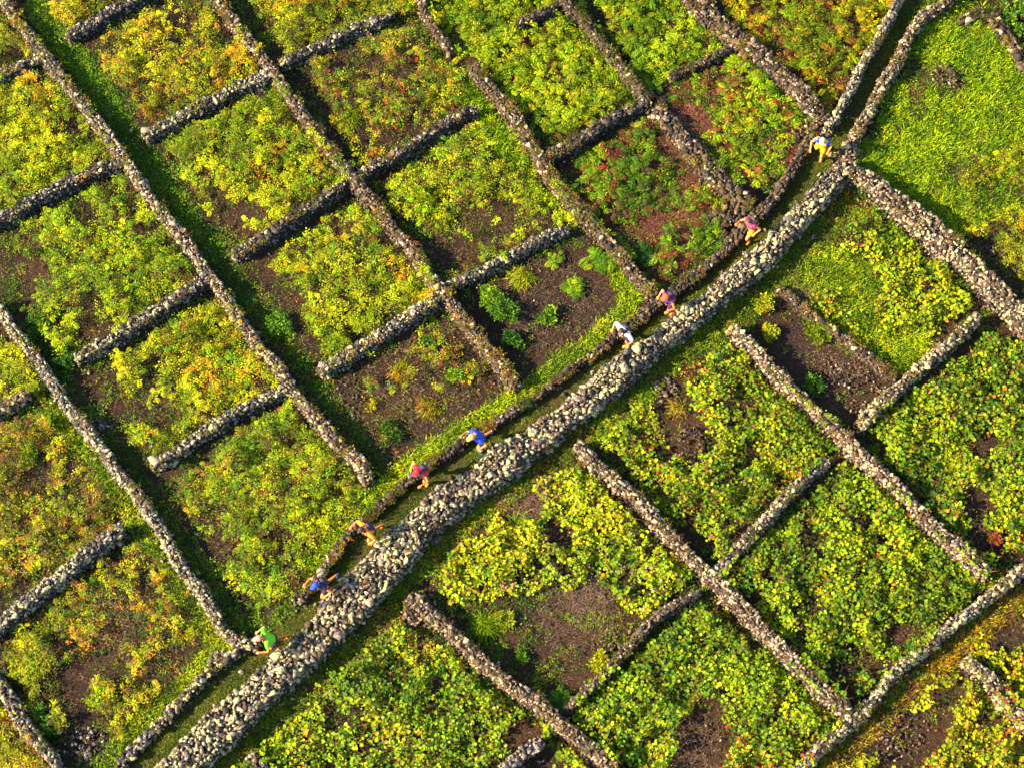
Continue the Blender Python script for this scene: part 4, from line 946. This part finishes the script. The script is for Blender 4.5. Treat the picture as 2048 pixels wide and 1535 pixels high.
def runner(head_px, heading, lean, legL, legR, armL, armR, c, label, twist=0):
    """legs: (thigh fwd deg, knee bend deg, abduct); arms: (swing fwd deg, abduct deg, elbow deg)"""
    r = math.radians
    pel = Vector((0, 0, .92)); ln = r(lean)
    sp = Vector((0, math.sin(ln), math.cos(ln)))
    mid = pel + sp * .24; chest = pel + sp * .44; neck = pel + sp * .53 + Vector((0, .02, 0)); hd = neck + Vector((0, math.sin(ln * 1.2) * .13 + .03, math.cos(ln) * .13)); ht = hd + Vector((0, .01, .09))
    def leg(s, a):
        hip = pel + Vector((.095 * s, 0, -.03)); th = r(a[0]); ab = r(a[2])
        kn = hip + .43 * Vector((s * math.sin(ab), math.sin(th) * math.cos(ab), -math.cos(th) * math.cos(ab)))
        sh = th - r(a[1]); an = kn + .42 * Vector((s * math.sin(ab) * .3, math.sin(sh), -math.cos(sh)))
        ft = sh + r(12); toe = an + .17 * Vector((0, math.cos(ft), math.sin(ft) * 1.0)) + Vector((0, 0, -.04))
        heel = an - .05 * Vector((0, math.cos(ft), math.sin(ft))) + Vector((0, 0, -.03))
        return hip, kn, an, toe, heel
    def arm(s, a):
        tw = r(twist); shd = chest + Vector((.18 * s * math.cos(tw), .18 * s * math.sin(tw), .05)); sw = r(a[0]); ab = r(a[1])
        d = Vector((s * math.sin(ab), math.sin(sw) * math.cos(ab), -math.cos(sw) * math.cos(ab)))
        el = shd + .29 * d; e2 = sw + r(a[2])
        wr = el + .25 * Vector((-s * .35 * math.sin(ab), math.sin(e2), -math.cos(e2))).normalized()
        return shd, el, wr, (wr - el).normalized()
    LL, LR = leg(-1, legL), leg(1, legR); AL, AR = arm(-1, armL), arm(1, armR)
    low = min(LL[2].z, LR[2].z, LL[3].z + .02, LR[3].z + .02) - .09; dz = Vector((0, 0, -low + .05))
    # world placement: head lands where the photograph shows it
    hz = (hd + dz).z; wx, wy = at(head_px[0], head_px[1], hz); a = r(heading) - PI / 2
    off = Matrix.Rotation(a, 3, 'Z') @ Vector((hd.x, hd.y, 0))
    root = empty('person', (float(wx) - off.x, float(wy) - off.y, 0), a); tag(root, label, 'person', 'trail runners on the path')
    pts = [pel, mid, chest, neck, hd, ht]; rad = [(.13, .10), (.125, .095), (.15, .105), .052, (.082, .09), (.055, .06)]
    ed = [(0, 1), (1, 2), (2, 3), (3, 4), (4, 5)]
    def add(p, rr, par): pts.append(p); rad.append(rr); ed.append((par, len(pts) - 1)); return len(pts) - 1
    for (hip, kn, an, toe, heel) in (LL, LR):
        i = add(hip, .088, 0); i = add(lerp(hip, kn, .5), .076, i); i = add(kn, .055, i); i = add(lerp(kn, an, .35), .056, i); i = add(an, .036, i); add(lerp(an, toe, .7), .03, i)
    for s, (shd, el, wr, d) in ((-1, AL), (1, AR)):
        i = add(shd, .056, 2); i = add(lerp(shd, el, .5), .046, i); i = add(el, .038, i); i = add(lerp(el, wr, .4), .036, i); i = add(wr, .026, i)
        i = add(wr + d * .05, (.034, .02), i)
        side = d.cross(Vector((0, 0, 1))); side = side.normalized() if side.length > .1 else Vector((1, 0, 0)); cu = side.cross(d)
        palm = wr + d * .075
        for f, (o_, l_) in enumerate(((-.027, .062), (-.009, .072), (.009, .068), (.027, .052))):
            b = add(palm + side * o_, .010, i); b = add(palm + side * o_ + d * l_ * .55 - cu * .015, .009, b); add(palm + side * o_ + d * l_ * .7 - cu * .045, .008, b)
        b = add(wr + d * .035 + side * s * .036, .011, i); add(wr + d * .07 + side * s * .052 - cu * .02, .010, b)
    pts = [p + dz for p in pts]; root.scale = (.95, .95, .95)
    skin = c.get('skin', M_SKIN)
    skin_obj('body', pts, ed, rad, skin, root, 1)
    g_ = lambda v: v + dz
    # shirt
    P = [pel + sp * .0, mid, chest, chest + sp * .085, AL[0], lerp(AL[0], AL[1], c.get('sl', .55)), AR[0], lerp(AR[0], AR[1], c.get('sl', .55))]
    R = [(.175, .145), (.170, .142), (.20, .158), (.125, .115), .082, .070, .082, .070]
    skin_obj('shirt', [g_(p) for p in P], [(0, 1), (1, 2), (2, 3), (2, 4), (4, 5), (2, 6), (6, 7)], R, c['shirt'], root, 2)
    P = [pel + sp * .09, pel, LL[0], lerp(LL[0], LL[1], .68), LR[0], lerp(LR[0], LR[1], .68)]
    skin_obj('shorts', [g_(p) for p in P], [(0, 1), (1, 2), (2, 3), (1, 4), (4, 5)], [(.165, .135), (.165, .14), .118, .105, .118, .105], c['shorts'], root, 2)
    for (hip, kn, an, toe, heel) in (LL, LR):
        skin_obj('shoe', [g_(heel), g_(lerp(heel, toe, .5) + Vector((0, 0, .0))), g_(toe)], [(0, 1), (1, 2)], [(.042, .042), (.05, .042), (.046, .026)], c['shoes'], root, 2)
        skin_obj('sock', [g_(an + (kn - an) * .04), g_(lerp(an, kn, c.get('sock', .2)))], [(0, 1)], [.043, .05], c.get('socks', c['shoes']), root, 1)
    H = g_(hd) + Vector((0, 0, .045))
    if c.get('cap'):
        ell('cap', H + Vector((0, 0, .015)), (.102, .112, .095), c['cap'], root, (-ln * .4, 0, 0), cut=-.05)
        ell('cap_brim', H + Vector((0, .12, .01)), (.075, .075, .012), c['cap'], root, (-ln * .5, 0, 0))
    else:
        ell('hair', H + Vector((0, -.015, .012)), (.098, .108, .092), c['hair'], root, (.35, 0, 0), cut=-.15)
    ell('nose', g_(hd) + Vector((0, .097, .0)), (.013, .02, .018), skin, root, seg=8)
    for s in (-1, 1):
        ell('ear', g_(hd) + Vector((s * .088, 0, .01)), (.012, .022, .03), skin, root, seg=8)
        ell('eye', g_(hd) + Vector((s * .034, .085, .028)), (.012, .008, .009), M_EYE, root, seg=8)
    ell('mouth', g_(hd) + Vector((0, .09, -.035)), (.024, .008, .007), M_LIP, root, seg=8)
    if c.get('pack'):
        bm = bmesh.new(); bmesh.ops.create_cube(bm, size=1)
        bmesh.ops.bevel(bm, geom=bm.edges[:], offset=.22, segments=2, affect='EDGES', profile=.6)
        me = bpy.data.meshes.new('backpack'); bm.to_mesh(me); bm.free(); me.materials.append(c['pack']); me.shade_smooth()
        pk = link('backpack', me, root, g_(pel + sp * .36) - Vector((0, .15 * math.cos(ln), -.15 * math.sin(ln))))
        pk.scale = (.26, .12, .34); pk.rotation_euler = (-ln, 0, 0)
        for s in (-1, 1):
            q = [chest + sp * .09 + Vector((s * .08, -.10, .01)), chest + sp * .14 + Vector((s * .09, 0, 0)), chest + sp * .04 + Vector((s * .085, .15, 0)), mid + Vector((s * .09, .145, .02))]
            skin_obj('strap', [g_(p) for p in q], [(0, 1), (1, 2), (2, 3)], [(.028, .014)] * 4, c['pack'], pk, 1)
            for ch in pk.children: ch.matrix_parent_inverse = pk.matrix_basis.inverted()
    if c.get('yoke'):
        P = [chest + sp * .01, chest + sp * .07, AL[0] + Vector((0, 0, .01)), lerp(AL[0], AL[1], .5), AR[0] + Vector((0, 0, .01)), lerp(AR[0], AR[1], .5)]
        skin_obj('shirt_yoke', [g_(p) for p in P], [(0, 1), (0, 2), (2, 3), (0, 4), (4, 5)], [(.235, .195), (.18, .165), .105, .09, .105, .09], c['yoke'], root, 2)
    return root
M_LIP = plain('lip', (.35, .10, .07), .5)
blk = cloth('black_shorts', (.015, .013, .02)); navy = cloth('navy_fabric', (.012, .012, .045)); hair = cloth('dark_hair', (.03, .018, .012))
ora = cloth('orange_shoe', (.6, .10, .01)); yel = cloth('yellow_fabric', (.62, .36, .004)); yos = cloth('amber_shoe', (.6, .22, .005))
blu = cloth('blue_fabric', (.004, .035, .33)); sbl = cloth('blue_shoe', (.003, .05, .25)); red = cloth('red_fabric', (.42, .004, .015))
pur = cloth('purple_fabric', (.075, .015, .10)); mag = cloth('magenta_fabric', (.26, .02, .09)); wht = cloth('white_fabric', (.6, .56, .6)); grn = cloth('lime_fabric', (.10, .42, .004))
gold = cloth('straw_cap', (.50, .24, .05)); orc = cloth('orange_cap', (.5, .06, .01)); crm = cloth('cream_cap', (.45, .33, .16)); dpu = cloth('dark_purple', (.028, .010, .045))
HD = 221
amb = cloth('amber_fabric', (.65, .19, .003))
runner((1645, 281), 250, 16, (30, 60, 4), (-8, 50, 4), (-18, 32, 60), (2, 32, 60), dict(shirt=yel, yoke=blu, shorts=yel, shoes=ora, cap=crm), 'uppermost runner in blue and yellow with a cream cap by the path fork')
runner((1497, 443), HD, 16, (42, 70, 3), (-22, 30, 3), (-40, 34, 95), (22, 30, 100), dict(shirt=mag, shorts=amb, shoes=yos, hair=hair, sl=.25), 'bareheaded runner in purple top and yellow shorts, second from the top of the path')
runner((1331, 594), HD, 18, (22, 60, 3), (0, 65, 3), (5, 34, 95), (-35, 40, 95), dict(shirt=pur, shorts=dpu, shoes=ora, cap=orc, pack=dpu, sl=.2), 'runner with an orange cap and purple vest, third from the top of the path')
runner((1241, 662), 225, 24, (15, 40, 3), (5, 55, 3), (12, 62, 75), (-28, 58, 80), dict(shirt=wht, shorts=dpu, shoes=yos, hair=hair, pack=navy, sl=.95), 'runner in white sleeves with a navy backpack')
runner((942, 873), 218, 30, (38, 65, 3), (-14, 62, 3), (-34, 44, 90), (25, 36, 100), dict(shirt=blu, shorts=navy, shoes=sbl, cap=gold, sl=.6, socks=wht), 'runner in blue shirt and blue shoes with a straw coloured cap')
runner((833, 942), 230, 22, (24, 50, 3), (-2, 60, 3), (22, 40, 85), (-38, 46, 90), dict(shirt=red, shorts=blk, shoes=yos, cap=red, pack=navy, sl=.35), 'runner in red shirt and red cap with a navy backpack')
runner((720, 1059), 216, 26, (36, 66, 3), (-8, 60, 3), (-30, 56, 75), (12, 54, 90), dict(shirt=amb, shorts=blk, shoes=ora, hair=hair, pack=dpu, sl=.9), 'dark haired runner in an amber yellow shirt and orange shoes')
runner((630, 1169), 224, 20, (38, 42, 3), (-26, 45, 3), (-36, 48, 95), (16, 42, 95), dict(shirt=dpu, shorts=blk, shoes=sbl, cap=blu, pack=navy, sl=.5), 'runner with a bright blue cap and blue shoes in mid stride')
runner((516, 1275), 200, 30, (28, 66, 3), (-6, 60, 3), (10, 42, 85), (-24, 46, 95), dict(shirt=grn, shorts=blk, shoes=ora, cap=cloth('pink_cap', (.45, .17, .11)), sl=.7), 'lowest runner in a lime green shirt')
bpy.context.window.scene = S; bpy.data.scenes.remove(WS)
